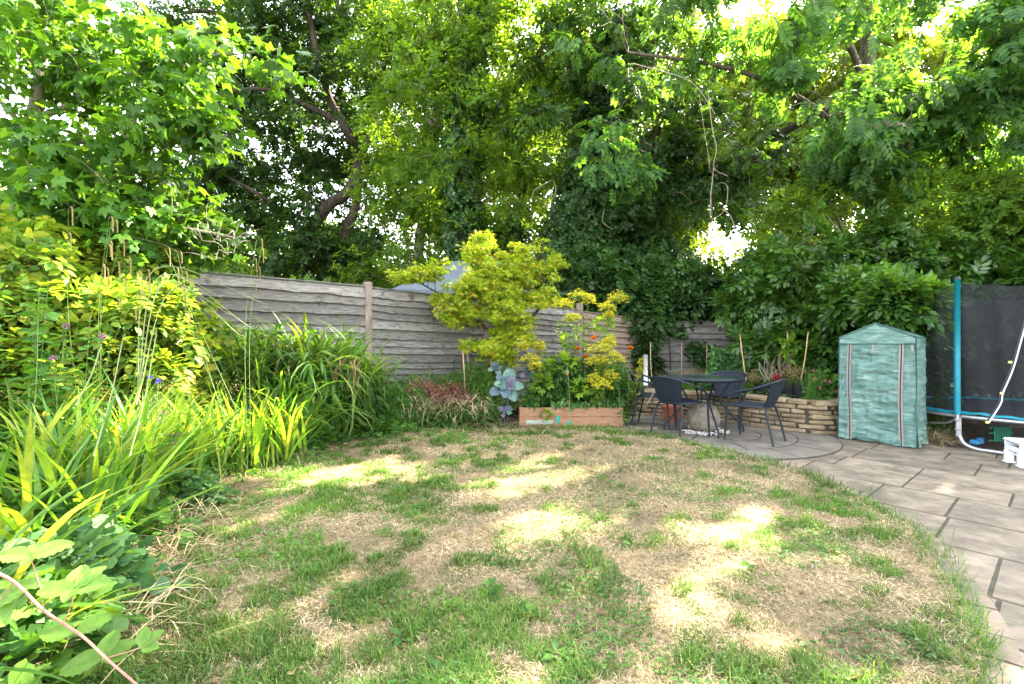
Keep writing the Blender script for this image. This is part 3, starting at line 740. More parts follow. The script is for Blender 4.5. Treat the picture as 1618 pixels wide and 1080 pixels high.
mb.grid(np.stack([np.c_[a_, z0], np.c_[a_, z1], np.c_[b_, z1], np.c_[b_, z0]], 0)); mb.build('mortar_core', M['mortar'], W)
mb = MB(); far = [(6.9, 7.3), (6.9, 9.3), (2.8, 9.9), (1.4, 8.4)]
mb.poly(np.concatenate([P - nn * .03, np.array(far)]), .0, .385); tag(mb.build('raised_bed_soil', M['soil']), kind='structure')
# ================================================================ table, chairs, sphere
FR = .032                                         # top of the stone circle
T = thing('garden_table', (TC[0], TC[1], FR), 'round dark metal garden table with rippled glass top standing over the stone ball', 'table')
c3 = np.array([TC[0], TC[1], FR]); RT = .47
mb = MB(); mb.lathe([(0, .700), (RT - .01, .700), (RT - .01, .708), (0, .708)], c3, 64); mb.build('glass_top', M['glass'], T)
mb = MB(); prof = [(RT + .012 * math.cos(a) , .693 + .024 * math.sin(a)) for a in np.linspace(0, 2 * math.pi, 13)]
mb.lathe(prof, c3, 72); mb.build('rim', M['metal'], T, True)
mb = MB(); a = np.linspace(0, 2 * np.pi, 49)
mb.tube(np.stack([c3[0] + .20 * np.cos(a), c3[1] + .20 * np.sin(a), np.full(49, c3[2] + .40)], 1), .007, 6, False)
mb.tube(np.stack([c3[0] + .36 * np.cos(a), c3[1] + .36 * np.sin(a), np.full(49, c3[2] + .665)], 1), .009, 6, False); mb.build('brace_ring', M['metal'], T, True)
for ang in (-92, -10, 88, 170):
    h = np.array([math.cos(math.radians(ang)), math.sin(math.radians(ang)), 0]); mb = MB()
    pts = [c3 + h * .36 + [0, 0, .68], c3 + h * .30 + [0, 0, .60], c3 + h * .205 + [0, 0, .44], c3 + h * .21 + [0, 0, .38], c3 + h * .45 + [0, 0, .12], c3 + h * .485 + [0, 0, .07], c3 + h * .49]
    mb.tube(cat(pts, 4), .0125, 8); mb.build('leg', M['metal'], T, True)

def make_chair():
    o = thing('garden_chair', (0, 0, 0), 'x', 'chair', 'dark woven chairs round the table', world=False)
    t = .0125
    for s in (-1, 1):
        mb = MB(); mb.tube(cat([(s * .25, .25, 0), (s * .245, .235, .2), (s * .25, .215, .42), (s * .252, .195, .50)], 4), t, 8); mb.build('leg', M['metal'], o, True)
        mb = MB(); mb.tube(cat([(s * .225, -.27, 0), (s * .21, -.225, .2), (s * .195, -.19, .34), (s * .17, -.178, .395), (s * .11, -.175, .412), (0, -.175, .413)], 4), t, 8); mb.build('leg', M['metal'], o, True)
    mb = MB(); half = [(.252, .195, .50), (.252, .165, .555), (.262, .09, .59), (.275, -.04, .625), (.262, -.16, .665), (.215, -.255, .705), (.125, -.305, .73), (0, -.32, .738)]
    pts = half + [(-x, y, z) for x, y, z in half[-2::-1]]
    mb.tube(cat(pts, 4), t, 8); mb.build('arm_frame', M['metal'], o, True)
    mb = MB(); pts = []
    for a in np.linspace(0, 2 * math.pi, 33): pts.append((.225 * math.copysign(abs(math.cos(a)) ** .6, math.cos(a)), .02 + .205 * math.copysign(abs(math.sin(a)) ** .6, math.sin(a)), .42))
    mb.tube(pts, .011, 8, False); 
    for s in (-1, 1): mb.tube([(s * .225, .12, .42), (s * .25, .213, .425)], .009, 6)
    mb.build('seat_frame', M['metal'], o, True)
    mb = MB(); nu, nv = 97, 12; u = np.linspace(-1, 1, nu)[:, None]; v = np.linspace(-1, 1, nv)[None]
    X = .215 * u * np.sqrt(1 - .18 * v ** 2) * np.ones_like(v); Y = .02 + .198 * v * np.sqrt(1 - .18 * u ** 2); Z = .424 + .004 * np.cos(u * math.pi * 16) - .012 * (1 - u ** 2) * (1 - v ** 2)
    Pt = np.stack([X, Y, Z], -1); mb.grid(Pt); mb.grid((Pt - [0, 0, .008])[::-1]); mb.build('seat', M['wicker'], o, True)
    mb = MB(); v = np.linspace(0, 1, nv)[None]; wd = .175 + .055 * v
    a = u * 1.0; X = wd * np.sin(a * 1.15) / math.sin(1.15); dep = (.03 + .055 * v); Yb = -.185 - .13 * v ** .9 + dep * (1 - np.cos(a * 1.15)) * 1.6 * 1.0
    rib = .004 * np.cos(u * math.pi * 15)
    Zb = .425 + v * (.305 - .03 * u ** 2); Pt = np.stack([X + 0 * Zb, Yb + rib, Zb + 0 * X], -1); mb.grid(Pt); mb.grid((Pt + [0, -.008, 0])[::-1]); mb.build('backrest', M['wicker'], o, True)
    return o
ch = make_chair()
chs = [((2.09, 5.93), (.83, .50), 'dark woven chair nearest the lawn, its back to the camera, left of the table'),
       ((2.86, 5.60), (-.62, .62), 'dark woven armchair drawn out in front right of the table, seen side on'),
       ((1.98, 6.62), (.75, -.40), 'dark woven chair half hidden beside the planter, behind the left front chair'),
       ((2.99, 6.68), (-.55, -.68), 'dark woven chair behind the table, its back rising beyond the right rim')]
for i, (p, f, lab) in enumerate(chs):
    rz = math.atan2(f[1], f[0]) - math.pi / 2
    if i == 0: ch.location = (p[0], p[1], FR); ch.rotation_euler = (0, 0, rz); ch['label'] = lab
    else: copy_tree(ch, (p[0], p[1], FR), rz, lab)
# stone sphere: uneven surface
mb = MB(); nu, nv = 30, 20; a = np.linspace(0, 2 * np.pi, nu, endpoint=False)[:, None]; b = np.linspace(.001, np.pi - .001, nv)[None]
rd = .205 + .003 * np.sin(a * 3 + b * 5)
mb.grid(np.stack([TC[0] + rd * np.sin(b) * np.cos(a), TC[1] + rd * np.sin(b) * np.sin(a), FR + .175 + rd * np.cos(b)], -1), closed_u=True)
tag(mb.build('stone_ball', M['sphere'], smooth=True), 'large grey stone ball on white pebbles under the table', 'stone ball')
# pebbles
pv = []
def pebble_mesh(k):
    mb = MB(); nu, nv = 8, 6; a = np.linspace(0, 2 * np.pi, nu, endpoint=False)[:, None]; b = np.linspace(.02, np.pi - .02, nv)[None]
    r_ = 1 + .22 * R.normal(0, .6, (nu, nv)); mb.grid(np.stack([r_ * np.sin(b) * np.cos(a), r_ * .75 * np.sin(b) * np.sin(a), r_ * .55 * np.cos(b)], -1), closed_u=True)
    return mb
proto = [pebble_mesh(k).build('white_pebble', M['pebble'], smooth=True) for k in range(4)]
k = 0
for i in range(120):
    ang = R.uniform(-math.pi, math.pi) if i % 3 == 0 else R.uniform(-math.pi, 0); rad = R.uniform(.17, .31); s_ = R.uniform(.011, .023)
    o = proto[i] if i < 4 else proto[i % 4].copy()
    if i >= 4: COL.objects.link(o)
    o.location = (TC[0] + rad * math.cos(ang), TC[1] + rad * math.sin(ang), FR + s_ * .4 + (.0 if i % 4 else .015)); o.scale = (s_,) * 3; o.rotation_euler = (R.uniform(-.5, .5), R.uniform(-.5, .5), R.uniform(0, 6))
    tag(o, 'small white pebble in the ring round the stone ball', 'pebble', 'white pebbles under the table')

# pots ------------------------------------------------------------
def pot(loc, r, h, m, label, flare=.75):
    mb = MB(); mb.lathe([(0, .0), (r * flare, .0), (r * .96, h * .86), (r * 1.06, h * .87), (r * 1.08, h), (r * .98, h), (r * .9, h * .88), (0, h * .86)], loc, 28)
    return tag(mb.build('plant_pot', m, smooth=False), label, 'plant pot')
pot((2.36, 7.02, FR), .14, .22, M['terracotta'], 'terracotta pot on the paving beneath the left chairs')
WT = .40
pts_ = [(V(1208, 600, 7.1), .125, .2), (V(1246, 604, 6.9), .115, .2), (V(1266, 604, 6.75), .12, .21)]
for (p, r, h), lab in zip(pts_, ('black plastic pot behind the back right chair, on the bed with dead twigs', 'black plastic pot with tall cane, left of two close pots on the wall', 'black plastic pot with a leaning cane, nearest the green cover')):
    pot((p[0], p[1], WT - .02), r, h, M['blackplastic'], lab)
def cane(px0, py0, px1, py1, Y, label, r=.006, m='cane'):
    a = V(px0, py0, Y); b = V(px1, py1, Y); mid = (a + b) / 2 + np.array([R.normal(0, .006), 0, 0]); mb = MB(); p = cat([a, mid, b], 6)
    rr_ = np.full(len(p), r); rr_[3] *= 1.25; rr_[8] *= 1.25
    mb.tube(p, rr_, 6); return tag(mb.build('bamboo_cane', M[m], smooth=True), label, 'cane', 'bamboo canes in the beds')
cane(1169, 527, 1179, 600, 7.2, 'pale bamboo cane leaning left in front of the dark ivy', .008)
cane(1244, 523, 1247, 602, 6.9, 'upright cane with leafy shoot in the left of the paired pots', .006)
cane(1277, 523, 1265, 603, 6.75, 'cane leaning right out of the pot nearest the green cover', .008)
cane(1028, 540, 1030, 600, 7.9, 'cane standing between marigold and back left chair', .007)
cane(1117, 542, 1117, 610, 8.6, 'cane in front of the pale fence boards above the table', .006)
cane(1077, 542, 1076, 610, 8.4, 'pale cane left of the pale fence boards behind the table', .005)
cane(731, 552, 736, 640, 6.7, 'cane standing left of the red leaves beside the cabbage', .008)
cane(738, 549, 743, 600, 6.9, 'shorter cane just behind the cane by the red stonecrop', .007)
cane(777, 553, 777, 610, 6.9, 'cane directly behind the cabbage', .007)
cane(1049, 592, 1022, 640, 6.3, 'thin stick leaning against the back left chair', .006, 'twig')
# dead twiggy plant by pots
mb = MB()
for i in range(16):
    a = V(1215, 600, 7.05) + R.normal(0, .04, 3); d = nrm(np.array([R.normal(0, .8), R.normal(0, .3), 1])) * R.uniform(.2, .38)
    p, r_ = cat([a, a + d * .5 + R.normal(0, .03, 3), a + d + R.normal(0, .05, 3)], 4, [.006, .004, .002]); mb.tube(p, r_, 4)
tag(mb.build('dead_shrub', M['twig']), 'bare pale branched dead plant between the black pots', 'dead plant')

# ================================================================ mini greenhouse with green cover
GH = thing('mini_greenhouse', (4.4, 5.7, .02), 'small upright greenhouse zipped inside a green woven plastic cover', 'greenhouse')
ux = np.array([.62, -.785]); ux /= np.linalg.norm(ux); uy = np.array([-ux[1], ux[0]]); A0 = np.array([3.99, 5.79]); WD, DP, ZE, ZA = .73, .42, 1.245, 1.41
def gp(x, y, z): q = A0 + ux * x + uy * y; return np.stack(np.broadcast_arrays(q[..., 0] if q.ndim > 1 else q[0], q[..., 1] if q.ndim > 1 else q[1], z), -1)
def gpa(X, Y, Z): return np.stack([A0[0] + ux[0] * X + uy[0] * Y, A0[1] + ux[1] * X + uy[1] * Y, Z], -1)
zb = .035
def wr(a, b, s, amp, seed): return (vnoise(a * 1.0 + 9, b * 1.0 + 9, s, seed) - .5) * amp
# perimeter wrap of the cover: sides, back and front (with hem that wanders)
def face(c0, c1, seed, n1=50, n2=70, ztop=None, z0=None, amp=.034, bulge=.0, hem=.02):
    u = np.linspace(0, 1, n1)[:, None]; v = np.linspace(0, 1, n2)[None]
    X = c0[0] + (c1[0] - c0[0]) * u; Y = c0[1] + (c1[1] - c0[1]) * u
    dx, dy = c1[0] - c0[0], c1[1] - c0[1]; Ln = math.hypot(dx, dy); nx, ny = dy / Ln, -dx / Ln
    Zt = ztop(u) if callable(ztop) else ZE; zb_ = (z0 or zb) + hem * (vnoise(u * 3.0, u * 0, .4, seed + 2) - .3)
    Z = zb_ + (Zt - zb_) * v
    S_ = u * Ln
    edge = np.clip(np.minimum(u, 1 - u) * 7, 0, 1) * np.clip((1 - v) * 9, 0, 1)
    w_ = (wr(S_ * .5 + Z * .12, Z * 1.6 - S_ * .35, .12, amp, seed) + wr(S_ * .8, Z * 5 + S_ * .6, .14, amp * .7, seed + 1) + wr(S_ * 1.6, Z * 11 - S_ * 2, .14, amp * .35, seed + 7) + wr(S_ * 5, Z * 1.2, .16, amp * .4, seed + 9)) * (.15 + edge) + bulge * edge
    flare = (1 - v) ** 3 * .02
    w_ = w_ + flare
    return gpa(X + nx * w_, Y + ny * w_, Z + 0 * X)
mb = MB()
F0, F1, B0, B1 = (0, 0), (WD, 0), (0, DP), (WD, DP)
mb.grid(face(F1, B1, 3)); mb.grid(face(B0, F0, 5)); mb.grid(face(B1, B0, 8))
mb.grid(face((.0, 0), (.115, 0), 11, 12)); mb.grid(face((.60, 0), (WD, 0), 12, 14))
u = np.linspace(0, WD, 50)[:, None]; v = np.linspace(0, 1, 14)[None]
ridge = lambda x: ZE + (ZA - ZE) * (1 - np.abs(x - WD / 2) / (WD / 2)) ** .92
mb.grid(gpa(u + 0 * v, DP * v - .012 * np.sin(v * 3.14) * 0 + 0 * u, ridge(u) - .018 * np.sin(v * math.pi) + wr(u * 3, v * 2 + u, .3, .012, 6)))
g1 = gpa(u + 0 * v, wr(u * 2, v * 3 + 0 * u, .25, .012, 4) - .004, (ZE - .075) + (ridge(u) - ZE + .075) * v); mb.grid(g1)
g2 = gpa(u + 0 * v, DP + 0 * u + 0 * v, ZE + (ridge(u) - ZE) * v); mb.grid(g2[::-1])
mb.build('cover', M['cover'], GH, True)
mb = MB(); P_ = face((.115, 0), (.60, 0), 21, 60, 90, ztop=lambda u: ZE - .07, amp=.048, bulge=.012, hem=.03); mb.grid(P_); mb.build('door_flap', M['cover'], GH, True)
for x, seed in ((.11, 1), (.60, 2)):
    zz = np.linspace(zb + (.0 if x > .3 else .0), ZE - .075, 50); xo = x + .006 * np.sin(zz * 5 + seed)
    z_ = MB()
    for off, wd in ((-.014, .007), (.014, .007)):
        P_ = np.stack([gpa(xo + off - wd, np.full(50, -.017 - .004 * np.sin(zz * 9)), zz), gpa(xo + off + wd, np.full(50, -.017 - .004 * np.sin(zz * 9)), zz)], 0); z_.grid(P_)
    zo = z_.build('zip', M['zipbeige'], GH, True); z_ = MB()
    z_.tube(gpa(xo, np.full(50, -.015), zz), .006, 5)
    z_.build('zip_teeth', M['zipdark'], zo)
mb = MB()
def seg(pts, r=.006): mb.tube(np.array([gpa(*p) for p in pts]), r, 6)
seg([(0, -.006, ZE), (WD / 2, -.006, ZA + .004), (WD, -.006, ZE)], .009); seg([(0, DP, ZE), (WD / 2, DP, ZA + .004), (WD, DP, ZE)], .007)
seg([(0.0, -.014, ZE - .072), (WD, -.014, ZE - .072)], .006); seg([(WD, -.004, ZE), (WD + .004, -.004, .6), (WD, 0, zb)], .006); seg([(0, -.004, ZE), (-.003, -.004, .6), (0, 0, zb)], .006); seg([(WD, 0, ZE), (WD, DP, ZE)], .006)
mb.build('binding', M['bindings'], GH, True)
mb = MB(); mb.box(gpa(.345, -.02, ZE - .13), (.022, .006, .09), math.atan2(ux[1], ux[0]), bev=.002); mb.build('tie_strap', M['zipbeige'], GH)
mb = MB(); mb.box(gpa(.70, -.02, ZE - .125), (.02, .006, .07), math.atan2(ux[1], ux[0]), bev=.002); mb.build('tie_strap', M['zipbeige'], GH)
mb = MB()
for x in (.02, WD - .02):
    for y in (.02, DP - .02): mb.tube([gpa(x, y, .02), gpa(x, y, ZE - .02)], .008, 6)
for z in (.3, .6, .9, 1.18):
    for y in np.linspace(.03, DP - .03, 7): mb.tube([gpa(.02, y, z), gpa(WD - .02, y, z)], .003, 4)
mb.build('inner_frame', M['bindings'], GH)

# ================================================================ trampoline
TR = thing('trampoline', (6.07, 5.59, .02), 'garden trampoline with teal padded pole and black safety net', 'trampoline')
tc = np.array([6.07, 5.59]); RR_ = 1.2; zf = .42
def ring(r, z, r_t, m, name, n=96):
    mb = MB(); a = np.linspace(0, 2 * np.pi, n); mb.tube(np.stack([tc[0] + r * np.cos(a), tc[1] + r * np.sin(a), np.full(n, z)], 1), r_t, 8, False); return mb.build(name, m, TR, True)
ring(RR_, zf - .04, .021, M['galv'], 'frame')
mb = MB(); a = np.linspace(0, 2 * np.pi, 140)[:, None]; rp_ = np.array([RR_ + .025, RR_ + .03, RR_ - .01, RR_ - .08, RR_ - .12])[None]; zp_ = np.array([zf - .012, zf + .002, zf + .012, zf + .006, zf - .012])[None]
mb.grid(np.stack([tc[0] + rp_ * np.cos(a), tc[1] + rp_ * np.sin(a), zp_ + .006 * np.sin(a * 37) + .005 * np.sin(a * 11)], -1)); mb.build('pad', M['tealpad'], TR, True)
mb = MB(); mb.lathe([(0, zf - .03), (RR_ - .10, zf - .022)], (tc[0], tc[1], 0), 72); mb.build('jumping_mat', M['blackplastic'], TR)
angs = [197.9 + 60 * i for i in (0, -1, -2, -3, -4, 1)]
def cp(a, r, z): return np.array([tc[0] + r * math.cos(math.radians(a)), tc[1] + r * math.sin(math.radians(a)), z])
for i, a in enumerate(angs):
    mb = MB(); b = cp(a, RR_ + .045, zf - .02); hp = 1.90 - zf; mb.tube([b, b + [.0, 0, hp]], .028, 12); po = mb.build('pole', M['teal'], TR, True)
    mb = MB(); mb.tube([b + [0, 0, hp], b + [0, 0, hp + .03]], [.031, .022], 12)
    mb.build('pole_cap', M['blackplastic'], po)
    lb = MB(); s0 = cp(a, RR_ + .01, zf - .03); e1 = np.array([5.22, 4.62, .045]) if i == 0 else cp(a + 25, RR_ + .01, .045)
    d = nrm(e1[:2] - s0[:2]); dd = np.array([d[0], d[1], 0]); hz = s0[2] - .045
    pth = [s0, s0 - [0, 0, hz * .5], s0 - [0, 0, hz * .7] + dd * .005, s0 - [0, 0, hz * .9] + dd * .05, s0 - [0, 0, hz] + dd * .15, s0 - [0, 0, hz] + dd * .3, e1]
    lb.tube(cat(pth, 5), .019, 10); lb.build('leg', M['galv'], TR, True)
    lb = MB(); lb.tube([b + [0, 0, -.24], b + [0, 0, .02]], .016, 8)
    for z in (-.06, -.16): lb.box(b + np.array([-.01, -.02, z]), (.04, .05, .018), .5, bev=.005)
    lb.build('bracket', M['galv'], TR)
mb = MB(); aa = np.linspace(0, 360, 181)[:-1]; v = np.linspace(0, 1, 24)[None]
ph = ((aa - 197.9) % 60) / 60; sag = np.sin(ph * math.pi) ** .8
r_ = RR_ - .0 - .06 * sag; zt = 1.86 - .10 * sag
ar = np.radians(aa)[:, None]
rr2 = r_[:, None] * v + (RR_ - .05) * (1 - v) + .015 * np.sin(ar * 23 + v * 5) + .01 * np.sin(ar * 51); mb.grid(np.stack([tc[0] + rr2 * np.cos(ar), tc[1] + rr2 * np.sin(ar), (zf - .08) * (1 - v) + zt[:, None] * v], -1), closed_u=True)
mb.build('safety_net', M['net'], TR, True)
sp = [V(1624, 500, 4.55), V(1613, 540, 4.52), V(1600, 585, 4.50), V(1585, 620, 4.5), V(1581, 638, 4.5), V(1562, 668, 4.5)]
mb = MB(); mb.tube(cat(sp, 5), .0055, 6); mb.build('door_strap', M['white'], TR, True)
mb = MB(); mb.tube(cat(sp, 5) + np.array([-.014, .01, 0]), .007, 6); mb.build('door_hem', M['blackplastic'], TR, True)
for px, py in ((1596, 572), (1583, 621), (1560, 667)):
    mb = MB(); mb.box(V(px, py, 4.48), (.04, .015, .022), .2, bev=.005); mb.build('clip', M['yellowtag'], TR)
# things in the dark below the trampoline
mb = MB(); mb.poly([(4.95, 5.3), (5.6, 4.75), (8.2, 3.6), (8.4, 8.2), (4.9, 7.2)], .02, .03); tag(mb.build('bare_earth', M['soil']), kind='structure')
mb = MB(); mb.box(V(1541, 698, 5.25) , (.10, .08, .05), .5, bev=.012); mb.box(V(1549, 696, 5.3), (.06, .05, .07), .2, bev=.012)
tag(mb.build('blue_toy', surf('blue_plastic', [(.02, .12, .30), (.05, .25, .45)], 8, .4)), 'small blue plastic toy lying under the trampoline', 'toy')
mb = MB()
for i in range(7): c = V(1572 + i * 4, 690, 5.2); mb.box(c + np.array([0, 0, .03]), (.018, .012, .16), .3, bev=.003)
for z in (.0, .08, .14): mb.box(V(1583, 690, 5.2) + np.array([0, .01, z - .04]), (.26, .012, .014), .0, bev=.003)
tag(mb.build('plastic_crate', surf('green_plastic', [(.0, .10, .06), (.02, .16, .10)], 8, .5)), 'green slatted plastic crate in the dark under the trampoline', 'crate')
# white step stool
ST = thing('step_stool', (4.98, 4.5, .02), 'white plastic step stool on the paving in front of the trampoline', 'step stool')
sx = nrm(np.array([.93, -.36])); rz = math.atan2(sx[1], sx[0]); sc_ = np.array([4.97, 4.47])
def sp_(x, y, z): q = sc_ + sx * x + np.array([-sx[1], sx[0]]) * y; return (q[0], q[1], z)
mb = MB(); mb.box(sp_(0, 0, .245), (.42, .27, .03), rz, bev=.014); mb.box(sp_(0, -.115, .21), (.40, .022, .055), rz, bev=.006); mb.box(sp_(0, .115, .21), (.40, .022, .055), rz, bev=.006); mb.build('top', M['white'], ST)
for x in (-.175, .175):
    mb = MB(); mb.box(sp_(x, 0, .165), (.055, .25, .05), rz, bev=.012)
    for y in (-.1, .1): mb.box(sp_(x, y, .088), (.062, .062, .13), rz, bev=.014)
    mb.box(sp_(x, -.1, .028), (.075, .075, .016), rz, bev=.005); mb.box(sp_(x, .1, .028), (.075, .075, .016), rz, bev=.005)
    mb.build('leg', M['white'], ST)
hay('straw_pile', 'heap of yellow dry grass on the paving between greenhouse and trampoline', [(4.9, 5.45), (5.0, 5.6)], 600, .08, .08, .28, .03, .07)

# ================================================================ timber planter
PL = thing('timber_planter', (.75, 6.7, 0), 'raised planter box of reddish brown timber full of flowering herbs', 'planter')
PX0, PX1, PY = .10, 1.50, 6.42
def plank(c, size, name, par, m='plank'):
    mb = MB(); mb.box(c, size, 0, bev=.006); return mb.build(name, M[m], par)
plank(((PX0 + PX1) / 2, PY, .120), (PX1 - PX0, .045, .125), 'side_board', PL); plank(((PX0 + PX1) / 2, PY + .002, .248), (PX1 - PX0 - .004, .045, .125), 'side_board', PL)
for x in (PX0 + .02, PX1 - .02): plank((x, PY + .5, .183), (.045, .94, .25), 'end_board', PL)
plank(((PX0 + PX1) / 2, PY + 1.0, .183), (PX1 - PX0, .045, .25), 'side_board', PL)
mb = MB(); mb.box(((PX0 + PX1) / 2, PY + .5, .24), (PX1 - PX0 - .09, .9, .06)); mb.build('soil', M['soil'], PL)
mb = MB(); mb.box((.37, PY - .0245, .118), (.36, .003, .055), 0, bev=.001); mb.build('paint_patch', M['greypaint'], PL)
mb = MB(); mb.box((.62, PY - .0265, .15), (.05, .004, .10), 0, bev=.001); mb.box((.77, PY - .0265, .11), (.06, .004, .04), 0, bev=.001); mb.build('paint_drip', M['greenpaint'], PL)
mb = MB(); x = -.1
while x < 1.85:
    ln = rr.uniform(.28, .45); mb.box((x + ln / 2, 6.40, .02), (ln - .015, .18, .075), rr.uniform(-.02, .02), bev=.012, jit=.003); x += ln
tag(mb.build('planter_kerb', M['slabpink']), kind='structure')
# ================================================================ trees beyond the fence
def P3(*a): return [V(*q) for q in a]
# dark oak, forked sinuous trunk
Yo = 13.5
oak_l = [(P3((480, 560, Yo), (484, 430, Yo), (486, 375, Yo), (520, 325, Yo), (553, 300, Yo + .3), (566, 250, Yo + .3), (548, 205, Yo), (520, 150, Yo), (500, 80, Yo - .3), (470, -60, Yo - .5)), .21, .08),
         (P3((520, 430, Yo), (545, 370, Yo), (562, 320, Yo + .2), (572, 250, Yo + .3), (590, 190, Yo), (610, 90, Yo), (640, -40, Yo)), .16, .06),
         (P3((530, 190, Yo), (470, 160, Yo - .5), (410, 140, Yo - 1), (340, 150, Yo - 1.5)), .10, .03), (P3((486, 375, Yo), (440, 330, Yo - .5), (380, 290, Yo - 1), (320, 260, Yo - 1)), .10, .03),
         (P3((500, 90, Yo), (420, 50, Yo), (340, 20, Yo - 1), (290, 20, Yo - 1)), .10, .04), (P3((484, 425, Yo), (430, 415, Yo), (380, 400, Yo)), .09, .04)]
tree('oak_tree', 'dark leaved oak with twisting forked brown trunk beyond the fence', 'tree', oak_l,
     [((-7.6, 13.6, 8.4), (3.2, 2.0, 3.4)), ((-4.8, 14.2, 9.4), (2.8, 2.0, 3.6)), ((-8.2, 13.2, 5.0), (2.0, 1.4, 1.6)), ((-6.2, 15, 5.8), (2.4, .8, 1.6), .7), ((-6.6, 13.6, 3.0), (2.2, 1.0, .4), .6), ((-5.6, 12.7, 3.9), (1.1, .4, 1.6), 1.0), ((-4.6, 13.4, 3.6), (1.0, .8, 1.6), 1.0)],
     430, .52, 35, SP_OAK, .30, L['oak'], M['barkdark'], shell=.4, twig=.03)
# tall light green tree (fine leaves, upright stems) in the middle
Ym = 12.5
tree('willow_tree', 'tall light green tree with many thin upright stems left of centre', 'tree',
     [(P3((650, 560, Ym), (660, 430, Ym), (672, 300, Ym), (690, 200, Ym), (690, 60, Ym), (695, -80, Ym)), .16, .05), (P3((690, 210, Ym), (730, 150, Ym), (740, 40, Ym), (745, -80, Ym)), .07, .03),
      (P3((690, 215, Ym), (650, 120, Ym), (640, 20, Ym), (630, -90, Ym)), .07, .03), (P3((705, 240, Ym), (740, 190, Ym), (790, 110, Ym), (800, -20, Ym)), .07, .03)] +
     [(P3((690 + i * 6, 200 - i * 4, Ym), (684 + i * 14, 110, Ym + .1), (670 + i * 20, -40, Ym)), .03, .015) for i in range(5)],
     [((-1.9, 12.4, 8.2), (2.2, 1.8, 3.6)), ((-2.7, 12.3, 5.2), (1.3, 1.2, 2.0), .8), ((-1.4, 12.2, 4.4), (1.5, 1.2, 1.5), .7), ((-2.6, 12.6, 2.8), (2.0, 1.2, .8), .7)],
     280, .46, 29, SP_SMALL, .29, L['light'], M['barkpale'], shell=.5, twig=.018)
# ivy clad trees
Yi = 11.5
ivl = P3((735, 560, Yi), (733, 400, Yi), (730, 300, Yi), (732, 220, Yi), (745, 120, Yi), (760, -20, Yi))
tree('ivy_clad_tree', 'upright trunk wrapped in dark ivy just behind the yellow maple', 'tree',
     [(ivl, .20, .10), (P3((733, 250, Yi), (780, 180, Yi), (830, 120, Yi), (880, 30, Yi)), .09, .05), (P3((790, 560, Yi + .8), (800, 420, Yi + .8), (815, 330, Yi + .6), (850, 260, Yi)), .13, .06)],
     [((-.2, 11.6, 8.3), (2.2, 1.6, 3.2)), ((.1, 11.3, 5.4), (1.6, 1.2, 1.6), .8)], 160, .44, 28, SP_SMALL, .29, L['light'], M['barkdark'], twig=.02,
     ivy=([(ivl, .42, .4, 3400), (P3((790, 560, Yi + .8), (800, 420, Yi + .8), (815, 330, Yi + .6)), .4, .35, 2000)], SP_IVY, .21, L['ivy']))
Yk = 10.6
k1 = P3((890, 600, Yk), (895, 440, Yk), (905, 380, Yk), (925, 310, Yk), (950, 240, Yk), (965, 150, Yk), (980, 20, Yk))
k2 = P3((900, 400, Yk), (960, 350, Yk), (1030, 310, Yk), (1110, 285, Yk - .2), (1170, 262, Yk - .3), (1228, 214, Yk - .5))
k3 = P3((1010, 600, Yk + .6), (1010, 450, Yk + .6), (1000, 380, Yk + .5), (1010, 300, Yk + .3), (1040, 200, Yk))
tree('ivy_clad_tree', 'large dark ivy covered tree with long limb reaching right over the corner', 'tree',
     [(k1, .30, .14), (k2, .20, .09), (k3, .18, .1), (P3((1225, 216, Yk - .5), (1290, 180, Yk - 1), (1360, 160, Yk - 1.5)), .09, .04)],
     [((2.2, 10.6, 7.2), (2.4, 1.6, 2.8), .8), ((3.9, 10.4, 5.0), (2.2, 1.4, 1.6), .8), ((2.0, 10.6, 3.6), (1.6, 1.0, 1.2), .7)], 230, .5, 34, SP_OAK, .28, L['oak'], M['barkdark'], twig=.022,
     ivy=([(k1, .7, .45, 6500), (k2, .6, .28, 5000), (k3, .75, .45, 5500), (P3((1130, 600, Yk), (1120, 500, Yk), (1080, 430, Yk), (1010, 400, Yk)), .7, .5, 4200)], SP_IVY, .20, L['ivy']))
